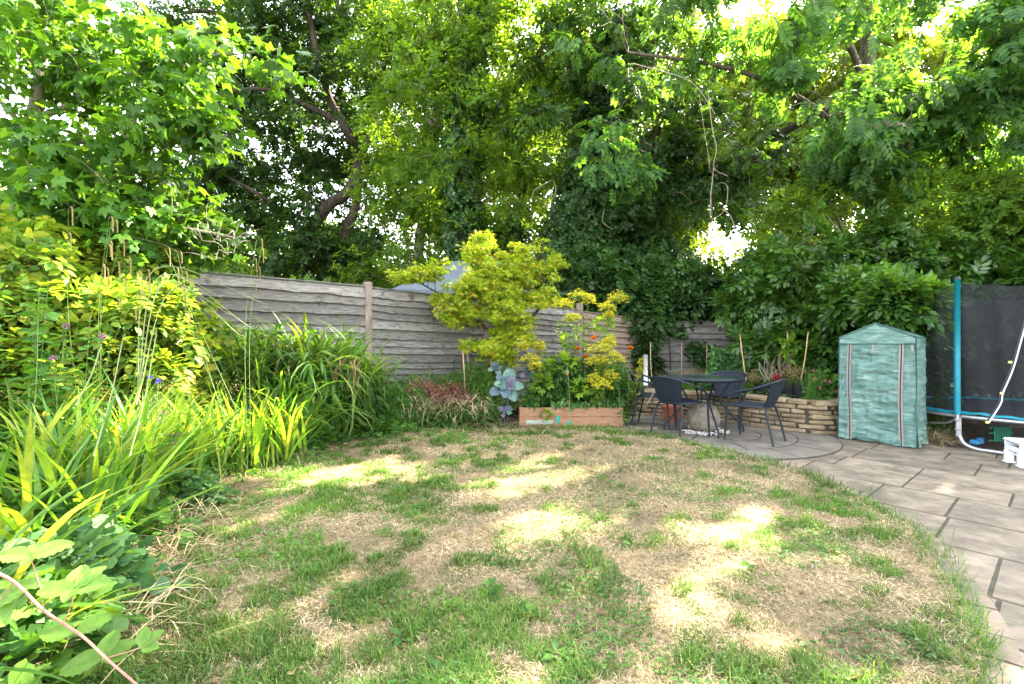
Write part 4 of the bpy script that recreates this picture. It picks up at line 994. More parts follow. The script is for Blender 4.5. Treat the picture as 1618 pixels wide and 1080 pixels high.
# ash with drooping pinnate leaves, overhanging from the right
Ya = 8.6
ash = tree('ash_tree', 'ash tree with long drooping feathery leaves overhanging top right', 'tree',
     [([np.array([8.2, 10.5, -.1]), np.array([8.0, 10.3, 3.0]), np.array([7.6, 10.0, 6.0]), np.array([7.0, 9.6, 9.5])], .26, .10),
      ([np.array([7.8, 10.2, 4.0]), np.array([6.6, 9.4, 5.2]), np.array([5.2, 8.8, 5.8]), np.array([3.6, 8.4, 6.1]), np.array([2.0, 8.2, 6.2])], .08, .02),
      ([np.array([7.6, 10.0, 6.0]), np.array([6.0, 8.8, 7.2]), np.array([4.2, 8.0, 7.6]), np.array([2.2, 7.6, 7.4])], .07, .02),
      ([np.array([7.9, 10.2, 3.4]), np.array([7.0, 8.6, 4.3]), np.array([6.2, 7.4, 4.5]), np.array([5.4, 6.8, 4.3])], .06, .02),
      ([np.array([7.6, 10.0, 5.6]), np.array([8.2, 8.4, 6.4]), np.array([8.0, 7.0, 6.4])], .09, .03)],
     [((3.2, 8.3, 6.6), (2.6, 1.2, 1.2)), ((6.2, 8.2, 5.8), (2.2, 1.4, 1.4)), ((8.0, 7.6, 5.2), (2.0, 1.4, 1.6)), ((6.6, 8.6, 4.2), (1.9, 1.2, .8)), ((1.7, 8.6, 4.6), (.9, .9, .8), .8), ((5.4, 7.2, 4.6), (1.0, .8, .5)), ((5.5, 9.4, 8.4), (3.2, 1.8, 1.4), .9), ((8.6, 7.2, 6.0), (1.7, 1.3, .9), 2.6)],  # last leaf mass, mostly out of frame, added to shade patio and near lawn
     500, .38, 16, SP_ASH, .30, L['ash'], M['bark'], droop=.75, flat=.8, shell=.55, twig=.008)
# bare hanging vine twigs from the ash
mb = MB()
for pts, r in ((((1118, 140), (1125, 200), (1132, 235), (1128, 265), (1150, 278)), .014), (((1128, 262), (1125, 290), (1122, 330), (1126, 345), (1145, 331), (1150, 300), (1146, 290), (1136, 288)), .012),
               (((1140, 330), (1152, 338), (1160, 355), (1163, 372), (1176, 390)), .013), (((1122, 300), (1124, 320), (1125, 345), (1126, 360)), .007), (((1105, 150), (1112, 200), (1120, 250), (1122, 270), (1133, 278)), .008), (((1163, 370), (1178, 377)), .007),
               (((870, 285), (845, 300), (840, 318)), .010), (((875, 285), (878, 305), (862, 328)), .008), (((955, 330), (952, 350), (968, 362)), .008), (((1000, 100), (1090, 128), (1130, 180)), .016)):
    mb.tube(cat(P3(*[(x, y, 7.2) for x, y in pts]), 4), np.linspace(r * .42, r * .25, 4 * (len(pts) - 1) + 1), 6)
mb.build('bare_vine', M['twig'], ash, True)
# far trees closing the view
tree('ash_tree', 'bright backlit pale ash tree seen behind the laurel at far right', 'tree',
     [([np.array([13, 17, -.1]), np.array([13, 17, 5]), np.array([12.6, 16.6, 9]), np.array([12, 16, 13])], .3, .12), ([np.array([13, 17, 4]), np.array([10.5, 16.4, 6]), np.array([8.5, 16, 7.5])], .15, .05)],
     [((12.5, 16.5, 10.5), (4.5, 2.0, 4.0)), ((9.0, 16, 7.8), (3.6, 2.0, 3.0)), ((14.5, 16, 5.5), (3.8, 2.0, 3.0)), ((10.0, 16, 4.2), (3.0, 1.5, 1.8))],
     380, .75, 29, SP_ASHFAR, .5, L['back'], M['bark'], droop=.4, twig=.03)
tree('lime_tree', 'yellow green backlit tree filling the gap behind the middle ivy trees', 'tree',
     [([np.array([2.5, 19, -.1]), np.array([2.6, 19, 5]), np.array([2.2, 19, 10]), np.array([2.4, 19, 14])], .35, .12), ([np.array([2.6, 19, 4]), np.array([5, 19, 7]), np.array([6.5, 19, 10])], .16, .05), ([np.array([2.6, 19, 4]), np.array([0, 19, 7]), np.array([-1.5, 19, 10])], .16, .05)],
     [((2.5, 19, 10.5), (4.5, 2.5, 4.5)), ((-1.5, 18.5, 7.5), (3.4, 2, 3.6)), ((6.2, 18.5, 6.5), (3.4, 2, 3.2)), ((1.5, 19, 4), (4.5, 2, 1.8), .7), ((7.6, 18.4, 12), (3.6, 1.6, 3.2)), ((4.6, 18.4, 7.0), (2.6, 1.4, 2.4))], 480, .8, 27, SP_SMALL, .5, L['back'], M['bark'], twig=.03)
tree('poplar_tree', 'pale tree in the distance left of the oak, behind the sweetgum', 'tree',
     [([np.array([-17, 19, -.1]), np.array([-17, 19, 5]), np.array([-16.6, 19, 9])], .3, .1)],
     [((-16.5, 19, 5.5), (4.0, 2, 3.2)), ((-12, 19, 3.6), (3.0, 2, 1.6), .7)], 150, .8, 26, SP_SMALL, .55, L['far'], M['bark'], twig=.03)
tree('hawthorn_tree', 'small rounded tree closing the view between oak and shed above the fence', 'tree',
     [([np.array([-5.5, 17, -.1]), np.array([-5.5, 17, 2]), np.array([-5.2, 17, 4])], .2, .06)], [((-6.5, 17, 3.6), (3.4, 1.2, 2.0)), ((-2.5, 17, 3.0), (2.4, 1.2, 1.4)), ((-10.5, 17, 3.4), (2.6, 1.2, 1.4))], 340, .6, 34, SP_SMALL, .36, L['light'], M['bark'], twig=.02)
# hedge line closing the horizon beyond the fence
mb = MB(); cs = crown_pts([((x, 20 + (i % 3), 1.2), (2.4, 1.0, 1.6)) for i, x in enumerate(range(-26, 28, 4))], 420, .5)
clump_leaves(mb, SP_SMALL, cs, np.full(len(cs), .8), 26, .6, mask=False); tag(mb.build('distant_hedge', L['far']), 'low mass of distant shrubs beyond the fence', 'hedge', kind='stuff')
def bush(name, label, ells, ncl, cr, nl, T, size, lm, base, stems=6, bm=None, catg='shrub', droop=.2, up=.7, shell=.35, mask=True, outw=.7, sm=False, flat=.8):
    o = thing(name, base, label, catg)
    mb = MB(); cs = crown_pts(ells, ncl, shell)
    b = np.array(base, float)
    for i in R.choice(len(cs), min(stems, len(cs)), replace=False):
        c = cs[i]; s_ = b + np.array([R.normal(0, .1), R.normal(0, .1), 0]); mid = (s_ * .5 + c * .5) + R.normal(0, .06, 3)
        p, r = cat([s_, mid, c], 4, [.022, .014, .005]); mb.tube(p, r, 5)
    mb.build('stem', bm or M['bark'], o, True)
    mb = MB(); clump_leaves(mb, T, cs, cr * R.uniform(.6, 1.25, len(cs)), nl, size, droop, up, flat, mask, outw); mb.build('foliage', lm, o, sm); return o
# hedge pieces right behind the fences
bush('ivy_bush', 'dark ivy mass spilling over the back fence corner', [((2.8, 9.95, 2.2), (.9, .4, .7)), ((4.5, 9.75, 2.1), (1.3, .4, .6)), ((2.72, 9.55, 1.2), (.16, .12, .6), .6)], 260, .24, 40, SP_IVY, .18, L['ivy'], (3.3, 9.9, 0), 14, M['barkdark'], 'ivy')
bush('ivy_bush', 'ivy hanging down the middle of the pale back fence', [((3.75, 9.42, .95), (.22, .06, .22)), ((4.75, 9.25, 1.2), (.4, .1, .5)), ((3.3, 9.5, 1.42), (.25, .06, .14))], 80, .18, 24, TIVY, .09, L['ivy'], (4.6, 9.35, .38), 8, M['barkdark'], 'ivy')
bush('laurel_shrub', 'big glossy laurel shrub behind the stone wall and green cover', [((4.8, 8.2, 1.8), (1.0, .7, 1.2)), ((5.5, 8.0, 2.0), (1.0, .7, 1.2)), ((4.75, 8.0, .95), (.6, .45, .7)), ((6.3, 8.0, 2.2), (1.0, .6, 1.1)), ((4.7, 7.6, .9), (.9, .45, .7)), ((5.05, 6.75, 1.75), (.35, .3, .42), 1.4), (tuple(V(1420, 482, 5.9)), (.12, .12, .13), 40), ((4.85, 7.0, 1.2), (.35, .4, .6), 1)],
     330, .27, 30, SP_LAUREL, .25, L['laurel'], (5.0, 7.9, .35), 26, M['bark'], sm=True)
bush('laurel_shrub', 'dark leafy shrub pressing against the trampoline net at right edge', [((7.6, 8.0, 2.0), (1.1, .6, 1.4)), ((8.6, 7.2, 2.0), (1.0, .9, 1.5)), ((7.3, 7.7, .9), (1.0, .5, .9)), ((8.9, 5.2, 1.6), (.5, 1.2, 1.5))], 210, .30, 28, SP_LAUREL, .26, L['laurel'], (7.6, 7.2, 0), 18, M['bark'], sm=True)
bush('climbing_shrub', 'untidy yellow green climber above the trampoline at right edge', [((7.2, 8.0, 3.3), (1.3, .6, .9)), ((8.4, 7.4, 3.1), (1.0, .8, 1.0)), ((5.6, 8.6, 3.4), (1.2, .5, .7))], 230, .3, 30, SP_SMALL, .2, L['light'], (7.4, 8.2, 0), 22, M['twig'])
bush('holly_shrub', 'dark bush filling the gap behind the yellow umbels above the fence', [((1.9, 9.95, 2.2), (1.2, .45, .9)), ((.6, 9.8, 2.2), (.8, .4, .7), .7)], 120, .3, 34, SP_IVY, .24, L['ivy'], (1.8, 9.9, 0), 14, M['barkdark'])
bush('background_shrub', 'low grey green bush seen over the left fence beneath the oak', [((-6.0, 9.5, 1.9), (1.5, .6, .6)), ((-4.2, 9.6, 1.8), (1.0, .5, .5))], 80, .3, 30, SP_SMALL, .24, L['light'], (-5.4, 9.5, 0), 12)

# ================================================================ sweetgum at left
tree('sweetgum_tree', 'young sweetgum with star shaped leaves and smooth grey trunk at left', 'tree',
     [([np.array([-4.85, 4.7, .1]), np.array([-4.82, 4.7, 1.6]), V(25, 270, 4.7), V(58, 170, 4.7), V(66, 60, 4.7), V(80, -60, 4.7), V(90, -200, 4.7)], .085, .04),
      ([V(28, 262, 4.7), V(75, 232, 4.7), V(150, 222, 4.5), V(230, 215, 4.3)], .04, .012), ([V(50, 190, 4.7), V(110, 165, 4.6), V(200, 120, 4.4), V(330, 90, 4.3), V(440, 78, 4.3)], .035, .01),
      ([V(60, 110, 4.7), V(20, 60, 4.5), V(-30, 0, 4.4)], .02, .01), ([V(45, 210, 4.7), V(-10, 150, 4.5), V(-60, 120, 4.4)], .03, .01), ([V(66, 60, 4.7), V(120, 0, 4.7), V(160, -80, 4.6)], .025, .01),
      ([np.array([-4.8, 4.7, 2.2]), V(120, 340, 4.6), V(230, 350, 4.5), V(370, 375, 4.5)], .035, .01)],
     [(tuple(V(130, 120, 4.5)), (1.0, .9, .75)), (tuple(V(290, 120, 4.4)), (.75, .7, .5)), (tuple(V(420, 90, 4.3)), (.32, .4, .16), 1.3), (tuple(V(100, 250, 4.4)), (1.1, .7, .45)), (tuple(V(300, 200, 4.4)), (.5, .5, .35)),
      (tuple(V(110, 330, 4.5)), (1.2, .8, .5)), (tuple(V(280, 350, 4.5)), (.75, .6, .35)), (tuple(V(365, 385, 4.5)), (.4, .4, .22)), (tuple(V(30, 20, 4.6)), (.7, .8, .8)), (tuple(V(20, 420, 4.9)), (1.0, .5, .6)), (tuple(V(250, 410, 4.9)), (.55, .3, .28)), (tuple(V(340, 345, 4.5)), (.5, .5, .3)), (tuple(V(370, 400, 4.6)), (.35, .35, .16))],
     360, .25, 17, TGUM, .125, L['gum'], M['barkpale'], droop=.55, up=.9, flat=.6, shell=.6, twig=.0035, outw=.6)
# Japanese maple
tree('japanese_maple', 'yellow green japanese maple with tiered foliage in front of the fence', 'tree',
     [([np.array([-.28, 7.2, .2]), np.array([-.30, 7.2, .7]), np.array([-.22, 7.2, 1.2]), np.array([-.3, 7.2, 1.8]), np.array([-.5, 7.2, 2.5])], .05, .015), ([np.array([-.3, 7.2, .7]), np.array([.1, 7.2, 1.3]), np.array([.5, 7.3, 1.9]), np.array([.4, 7.4, 2.5])], .035, .01),
      ([np.array([-.25, 7.2, 1.3]), np.array([-.9, 7.1, 1.8]), np.array([-1.5, 7.1, 2.15])], .025, .008)],
     [(tuple(V(x, y, Y)), (rx, rx * .8, rz_), w_) for x, y, Y, rx, rz_, w_ in ((648, 436, 7.0, .25, .1, 1.5), (675, 428, 7.0, .3, .12, 1.5), (770, 470, 7.1, .5, .4, .8), (775, 420, 7.2, .45, .3, .7), (790, 565, 6.95, .42, .12, .8), (735, 490, 7.0, .4, .25, 1.0), (805, 515, 7.0, .42, .2, 1.0), (700, 470, 7.0, .35, .08, .6), (840, 430, 7.4, .45, .3, .8), (655, 432, 7.0, .32, .13, 1), (700, 420, 7.1, .3, .14, 1), (750, 400, 7.0, .30, .30, 1.2), (760, 372, 7.2, .36, .12, 1), (830, 395, 7.5, .45, .22, 1), (870, 408, 7.6, .28, .14, 1), (755, 450, 7.0, .42, .22, 1.3),
       (720, 500, 6.95, .36, .12, 1.2), (790, 490, 6.95, .40, .20, 1.2), (850, 470, 7.1, .40, .2, 1.1), (770, 545, 6.9, .42, .14, 1.2), (825, 530, 7.0, .38, .14, 1), (700, 455, 7.1, .2, .1, .5), (800, 440, 7.3, .5, .25, 1))],
     580, .12, 46, TMAP, .06, L['maple'], M['barkdark'], droop=.5, up=1.2, flat=.42, shell=.6, twig=.006, outw=.8)

# ================================================================ left border
bush('golden_shrub', 'bright golden leaved shrub glowing in the sun beneath the sweetgum', [((-4.0, 4.3, 1.15), (1.15, .9, 1.05)), ((-3.45, 4.1, .95), (.7, .7, .7)), ((-4.6, 3.6, 1.1), (.8, .6, .9))], 260, .2, 44, SP_OV, .17, L['gold'], (-3.9, 4.3, .2), 30, M['bark'], droop=.1, up=1.0, shell=.3, sm=True)
bush('leafy_shrub', 'mid green shrub in shade behind the sweetgum leaves at left', [((-6.2, 5.2, 1.6), (1.2, .7, 1.3)), ((-5.4, 5.6, 1.7), (.9, .4, .9))], 120, .28, 30, SP_OV, .24, L['herb'], (-6, 5.3, 0), 12)
# upright leafy perennials far left
def herb_stand(name, label, spots, lm, catg, leaf=TOV, size=.09, hm=(.9, 1.3), flower=None, every=.06, group=None, stem='stem', seedh=False, lean=.08, fsz=.02, pairs=2):
    o = thing(name, (spots[0][0], spots[0][1], .1), label, catg, group); sb = MB(); lb = MB(); fb = MB()
    for (x, y) in spots:
        h = R.uniform(*hm); top = np.array([x + R.normal(0, lean), y + R.normal(0, lean), .1 + h]); b = np.array([x, y, .08]); mid = (b + top) / 2 + R.normal(0, .02, 3)
        p = cat([b, mid, top], 6); sb.tube(p, np.linspace(.005, .002, len(p)), 4, False)
        n = int(h / every); f = np.linspace(.12, .97, n); q = b + (top - b) * f[:, None]; a = np.arange(n) * 1.9 + R.random()
        for s_ in range(pairs):
            D = np.stack([np.sin(a + s_ * math.pi), np.cos(a + s_ * math.pi), R.normal(.15, .25, n)], 1)
            scatter(lb, leaf, q, D, np.array([0, 0, 1.]) + R.normal(0, .25, (n, 3)), size * (1.2 - .7 * f) * R.uniform(.8, 1.2, n))
        if flower:
            fb = MB(); k = 26; u = rand_dir(k); scatter(fb, T_quad(.35), np.tile(top, (k, 1)) + u * fsz * .5 * np.array([1, 1, .7]), u, rand_dir(k), fsz); fb.build('flower', flower, o)
    sb.build('stem', M[stem], o, True); lb.build('foliage', lm, o)
    return o
def spots(cx, cy, rx, ry, n): return [(cx + R.normal(0, rx), cy + R.normal(0, ry)) for _ in range(n)]
herb_stand('woundwort', 'tall dark green woundwort stems at far left edge', spots(-3.2, 3.0, .25, .3, 26), L['herb'], 'plant', size=.13, hm=(1.0, 1.55))
herb_stand('thistle', 'upright stems carrying small mauve thistle flowers, at left', [tuple(V(75, 520, 2.9)[:2]), tuple(V(105, 518, 2.9)[:2]), tuple(V(140, 600, 2.9)[:2])], L['herb'], 'flower', size=.09, hm=(.95, 1.2), flower=L['purple'], fsz=.016)
herb_stand('cornflower', 'thin stems with small blue flowers above the sword leaves', [tuple(V(218, 590, 3.0)[:2]), tuple(V(242, 612, 3.0)[:2])], L['herb'], 'flower', leaf=TNARROW, size=.06, hm=(.8, .9), flower=L['blue'], fsz=.014)
herb_stand('buttercup', 'small yellow buttercups low among the left leaves', [tuple(V(x, 655, 2.5)[:2]) for x in (170, 178, 188, 172, 106)], L['herb'], 'flower', leaf=TNARROW, size=.05, hm=(.6, .75), flower=L['yellow'], fsz=.011)
# quaking grass: cloud of thin stems with seed heads
def fine_stand(name, label, cx, cy, rx, ry, n, h, m='stempale', head='seed', z=.1, group=None, hd=.012):
    o = thing(name, (cx, cy, z), label, 'grass', group); mb = MB(); b = np.c_[cx + R.normal(0, rx, n), cy + R.normal(0, ry, n), np.full(n, z)]
    az = R.uniform(0, 6.28, n); Lh = R.uniform(*h, n); blades(mb, b, az, Lh, .004, R.uniform(1.2, 1.5, n), R.uniform(.1, .7, n), 5); 
    mb.build('stem', L['herb'], o)
    hb = MB(); k = 14; a_ = R.uniform(1.2, 1.45, n); tip = b + np.stack([np.sin(az) * np.cos(1.2) * Lh, np.cos(az) * np.cos(1.2) * Lh, Lh * .9], 1)
    P = np.repeat(tip, k, 0) + R.normal(0, .03, (n * k, 3)) * np.array([1, 1, 1.6]); scatter(hb, T_quad(.4), P, rand_dir(n * k), rand_dir(n * k), hd); tag(hb.build('seed_head', L[head], o), kind='stuff')
    return o
fine_stand('quaking_grass', 'fine stemmed grass with tiny pale seed heads in front of the golden shrub', -2.75, 3.45, .22, .25, 70, (.6, .9))
fine_stand('wild_carrot', 'grey green feathery seed stems standing among the left perennials', -2.9, 2.75, .2, .15, 12, (1.0, 1.3), 'stem', 'herbblue', hd=.016)
# sword leaved clumps in the sun
def sword(name, label, x, y, n, Lr, W, spread, group, m='iris', z=.1, el=(1.0, 1.5), curl=(.3, 1.5), catg='plant', az0=None):
    mb = MB(); b = np.c_[x + R.normal(0, spread, n), y + R.normal(0, spread, n), np.full(n, z)]
    az = R.uniform(0, 6.28, n) if az0 is None else R.normal(az0, .8, n)
    blades(mb, b, az, R.uniform(*Lr, n), W * R.uniform(.7, 1.2, n), R.uniform(*el, n), R.uniform(*curl, n) * R.random(n) ** .3, 7, fold=.18, twist=.5)
    return tag(mb.build(name, L[m], smooth=True), label, catg, group)
iris_g = 'sword leaved clumps in the left border'
IR = [(V(400, 720, 4.3), 90, 'sunlit clump of sword leaves nearest the back mound'), (V(320, 740, 3.9), 80, 'yellow green sword leaf clump in the middle of the sunlit row'), (V(350, 700, 4.5), 80, 'sword leaf clump just below the dark arching mound'),
      (V(260, 770, 3.4), 60, 'sword leaf clump above the pale columbine leaves'), (V(200, 790, 3.0), 60, 'sword leaves beside the hay strewn lawn edge'), (V(130, 810, 2.6), 55, 'long bright sword leaves left of the mauve leaves'),
      (V(60, 820, 2.3), 46, 'broad sword leaves bending right at the left edge'), (V(150, 760, 3.1), 50, 'tall upright sword leaves before the quaking grass'), (V(40, 700, 2.6), 36, 'sword leaf clump beneath the woundwort stems'), (V(455, 700, 4.7), 50, 'small sword leaf clump at the right end of the sunlit row'), (G(205, 800), 40, 'short sword leaf clump touching the hay, above the mallow'), (G(130, 870), 34, 'bright sword leaf clump between the mallow and the hay')]
for i, (p, n, lab) in enumerate(IR):
    sword('iris_clump', lab, p[0], p[1], int(n * 1.5), (.42, .85) if i not in (4, 5, 6, 7, 8) else (.55, 1.05), .028 if i < 5 else .034, .12, iris_g, z=.08)
sword('iris_clump', 'few very broad glossy blades reaching in from the left margin', -2.05, 1.75, 22, (.55, .95), .036, .10, iris_g, z=.15, el=(.5, 1.3), curl=(.4, 1.3), az0=1.3)
sword('iris_clump', 'yellowish blades arching low over the lobed leaves at bottom left', -1.75, 1.55, 14, (.4, .75), .020, .10, iris_g, z=.12, el=(.4, 1.2), curl=(.6, 1.5), az0=1.4)
# dark arching mound in front of the fence
ar_g = 'arching leafy clumps before the fence'
AR = [(-2.9, 5.3, 420, 1.05, 'dark arching leaf mound against the left fence panel'), (-2.35, 5.5, 420, 1.1, 'arching leaf clump below the brown fence post'), (-3.5, 5.0, 260, .9, 'arching leaves tucked behind the golden shrub'), (-2.0, 5.75, 340, .8, 'right hand arching clump with hanging withered leaves'), (-2.6, 4.95, 380, .55, 'front of the arching mound, above the sunlit blades')]
for x, y, n, z, lab in AR:
    sword('crocosmia_clump', lab, x, y, n, (.45, .95), .024, .22, ar_g, 'arch', z=z * .75, el=(.3, 1.5), curl=(.9, 2.6))
mb = MB(); cs = crown_pts([((-2.7, 5.3, .8), (.8, .4, .5)), ((-2.1, 5.75, .6), (.4, .3, .45)), ((-3.4, 4.9, .6), (.5, .4, .5))], 170, .3); clump_leaves(mb, T_ov(.07, .02, -.4), cs, np.full(len(cs), .16), 26, .3, .5, mask=True)
tag(mb.build('crocosmia_clump', L['arch']), 'dense low inner foliage at the heart of the arching mound', 'plant', ar_g)
mb = MB(); b = np.array([V(R.uniform(530, 580), R.uniform(560, 590), 5.35) for _ in range(45)] + [V(R.uniform(440, 470), R.uniform(520, 600), 5.1) for _ in range(18)])
blades(mb, b, R.normal(3.6, .8, len(b)), R.uniform(.25, .5, len(b)), .014, R.uniform(-.3, .5, len(b)), R.uniform(1.2, 1.9, len(b)), 6)
tag(mb.build('withered_leaves', L['dead']), 'bunch of hanging withered straw leaves on the arching mound', 'dead leaves')
mb = MB(); b = np.c_[R.uniform(-3.3, -1.8, 30), R.uniform(5.2, 6.2, 30), np.full(30, .5)]; blades(mb, b, R.uniform(0, 6.28, 30), R.uniform(.7, 1.3, 30), .012, R.uniform(1.2, 1.5, 30), R.uniform(.2, 1.0, 30), 8)
tag(mb.build('tall_grass', L['arch']), 'thin grass blades rising in front of the weathered fence', 'grass')
# pendulous sedge stalks
def sedge(base, tips, lab):
    o = thing('sedge', base, lab, 'sedge', None); sb = MB()
    for t in tips:
        t = np.array(t); b = np.array(base) + R.normal(0, .06, 3) * [1, 1, 0]; mid = (b * .45 + t * .55) + np.array([-.06, 0, .12]); p, r_ = cat([b, mid, t], 8, [.0025, .002, .0012]); sb.tube(p, r_, 4, False)
        for j in range(R.integers(2, 4)):
            q = p[-1 - j * 2] ; d = q + np.array([R.normal(.015, .01), R.normal(0, .01), .02])
            ln = R.uniform(.09, .16); pth = cat([q, d, d + [.012, 0, -.03], d + [.014, 0, -ln]], 4); rad_ = np.r_[np.full(6, .0012), np.linspace(.0055, .004, 7)]; hb = MB(); hb.tube(pth, rad_, 5); hb.build('flower_spike', L['seed'], o, True)
    sb.build('stem', M['stem'], o, True)
sedge((-3.15, 3.5, .15), [V(175, 350, 3.4), V(190, 380, 3.4), V(200, 410, 3.3), V(172, 345, 3.5), V(108, 330, 3.4), V(235, 430, 3.3)], 'drooping sedge flower spikes hanging over the golden shrub')
sedge((-2.2, 3.9, .15), [V(280, 400, 3.8), V(262, 395, 3.8), V(285, 470, 3.6), V(405, 380, 4.2), V(412, 395, 4.2)], 'drooping sedge spikes standing before the left end of the fence')
mb = MB()
for t, e in (((255, 430), (400, 520)), ((262, 440), (380, 530)), ((245, 420), (420, 480)), ((270, 455), (370, 500)), ((258, 436), (350, 470))):
    mb.tube(cat([V(215, 640, 3.3), V(*t, 3.5) + [0, 0, -.02], V(*e, 4.0)], 7), np.linspace(.005, .002, 15), 4)
tag(mb.build('bent_stalks', M['stempale'], smooth=True), 'long pale bent stalks crossing the left end of the fence', 'stalks')
mb = MB()
for a, b in (((195, 530), (148, 720)), ((248, 520), (205, 720)), ((160, 545), (120, 640))): mb.tube(cat([V(*b, 2.4), V((a[0] + b[0]) / 2 + 4, (a[1] + b[1]) / 2, 2.45), V(*a, 2.5)], 6), np.linspace(.0042, .0022, 13), 5)
tag(mb.build('flower_stalks', M['stempale'], smooth=True), 'three straight pale leafless stalks rising above the sword leaves', 'stalks')
# lower storey, front left
def patch(name, label, c, r, n, T, size, lm, h=.25, group=None, catg='plant', z=.05, up=1.2, mask=True):
    mb = MB(); u = R.normal(0, .5, (n, 2)) * r; P = np.c_[c[0] + u[:, 0], c[1] + u[:, 1], z + h * np.exp(-(u ** 2).sum(1) / r ** 2 / 1.2) * R.uniform(.35, 1.1, n)]
    if mask: P = P[keep(P) | True]
    D = np.c_[u / r * .8, np.zeros(len(P))] + rand_dir(len(P)) * .7; N = np.array([0, 0, up]) + R.normal(0, .35, (len(P), 3)); scatter(mb, T, P, D, N, size * R.uniform(.6, 1.25, len(P)))
    sb = MB(); k = R.choice(len(P), min(len(P), 60), replace=False); q = P[k]; 
    blades(sb, np.c_[q[:, :2] * .9 + np.array(c[:2]) * .1, np.full(len(q), z - .04)], R.uniform(0, 6.28, len(q)), q[:, 2] + .02, .004, 1.5, .15, 2)
    o = thing(name, (c[0], c[1], z), label, catg, group); mb.build('foliage', lm, o, True); sb.build('stem', lm, o); return o
SPR3 = compose(T_round(7, .12), [((0, .5, 0), 0, .55, -.1), ((0, .45, 0), 1.5, .5, -.1), ((0, .45, 0), -1.5, .5, -.1)])
TMAL = T_star(((-140, .42), (-95, .55), (-48, .62), (0, .66), (48, .62), (95, .55), (140, .42)), .44, .35)
patch('columbine', 'pale blue green columbine foliage at the lawn edge beneath the sword leaves', G(300, 790, .1), .22, 420, SPR3, .07, L['herbblue'], .22)
patch('columbine', 'columbine leaves with mauve tinted tops, left of the pale columbine', G(255, 800, .1), .2, 300, SPR3, .065, L['herb'], .3)
patch('cranesbill', 'low dark green leafy patch under the sword leaves at left', G(170, 850, .1), .3, 500, SPR3, .08, L['herb'], .28)
patch('strawberry_plant', 'fresh green toothed leaves near the hay covered lawn rim', G(215, 835, .05), .12, 90, T_ov(.32, .05, -.1), .08, L['lovage'], .14)
patch('clover', 'small trefoil leaves beside the hay in the left corner', G(60, 900, .2), .3, 420, SPR3, .075, L['herbblue'], .25)
patch('mallow', 'large rounded lobed leaves in the bottom left corner', (-1.66, 1.62), .26, 330, TMAL, .085, L['herb'], .30)
patch('mallow', 'soft rounded leaves behind the bramble shoot at left', (-1.85, 2.0), .26, 330, TMAL, .08, L['herbblue'], .36)
patch('mallow', 'one big pale lobed leaf group at the very bottom left', (-1.42, 1.38), .12, 40, TMAL, .12, L['bramble'], .14)
patch('ground_elder', 'mixed green leaves along the lawn edge under the arching mound', (-2.25, 5.0), .4, 800, SPR3, .09, L['herb'], .3, z=.05)
patch('ground_elder', 'dark mixed leaves at the foot of the mound by the far lawn edge', (-1.7, 5.85), .38, 800, SPR3, .08, L['herb'], .25, z=.05)
patch('ground_elder', 'leafy underplanting below the quaking grass', (-2.9, 3.6), .45, 900, SP_OV, .14, L['herb'], .5, z=.1)
patch('ground_elder', 'leafy underplanting at far left below the woundwort', (-2.9, 2.6), .45, 900, SP_OV, .15, L['herb'], .55, z=.1)
patch('ground_elder', 'leafy green carpet behind the broad blades', (-2.3, 2.4), .35, 600, SPR3, .09, L['herb'], .35, z=.1)
mb = MB(); c = [V(262, 722, 3.2), V(272, 726, 3.2), V(238, 778, 2.9), V(268, 700, 3.3), V(255, 660, 3.4)]
for q in c: scatter(mb, T_round(7, .14), q + R.normal(0, .025, (6, 3)), rand_dir(6), np.tile([0, -.4, 1.], (6, 1)), .06)
tag(mb.build('mauve_leaves', leafm('mauve_leaf', [(.20, .10, .14), (.34, .22, .26)], .3, tcol=(1.2, 1, 1))), 'few dusky mauve leaves above the pale columbine', 'leaves')

# middle back border: dry mound, red stonecrop, filling
def weedy(name, label, ells, n, lm, size=.05, catg='plant', T=None, sm=False):
    mb = MB(); cs = crown_pts(ells, n, .33); clump_leaves(mb, T or TNARROW, cs, np.full(len(cs), .07), 16, size, .1, .6); 
    return tag(mb.build(name, lm, smooth=sm), label, catg)
weedy('weed_mound', 'tangled green weeds between the arching mound and the stonecrop', [((-1.75, 6.2, .35), (.35, .3, .32)), ((-1.5, 6.5, .3), (.4, .3, .3))], 260, L['herb'], .06)
weedy('stonecrop', 'mound of red and pink flowering stonecrop below the fence', [(tuple(V(690, 616, 6.6)), (.50, .25, .09)), (tuple(V(715, 625, 6.5)), (.3, .2, .10)), (tuple(V(655, 606, 6.6)), (.25, .2, .06), .5)], 150, L['sedum'], .026, 'flower', T_quad(.4))
weedy('weed_mound', 'green weeds below the red stonecrop at the lawn edge', [((-1.1, 6.45, .16), (.65, .2, .16)), ((-.55, 6.5, .2), (.4, .2, .22))], 330, L['herb'], .05)
weedy('fennel', 'loose feathery green stems behind the canes', [((-.55, 6.9, .5), (.45, .3, .4)), ((-1.2, 7.0, .45), (.5, .3, .25)), ((-.2, 7.0, .5), (.3, .2, .4))], 320, L['arch'], .09, 'plant', T_quad(.08))
weedy('moss_plants', 'low green plants along the bottom of the weathered fence', [((-1.9, 7.0, .42), (.8, .15, .18)), ((-.9, 7.6, .45), (.7, .2, .22))], 220, L['herb'], .06)
mb = MB(); n = 900; b = np.c_[R.uniform(-1.75, -.35, n), R.uniform(6.25, 6.6, n), R.uniform(.18, .45, n)]; blades(mb, b, R.uniform(0, 6.28, n), R.uniform(.1, .35, n), .006, R.uniform(-.2, 1, n), R.uniform(.6, 2, n), 5)
tag(mb.build('dry_tangle', L['straw']), 'matted tangle of dry brown stems hanging below the stonecrop', 'dry stems', kind='stuff')
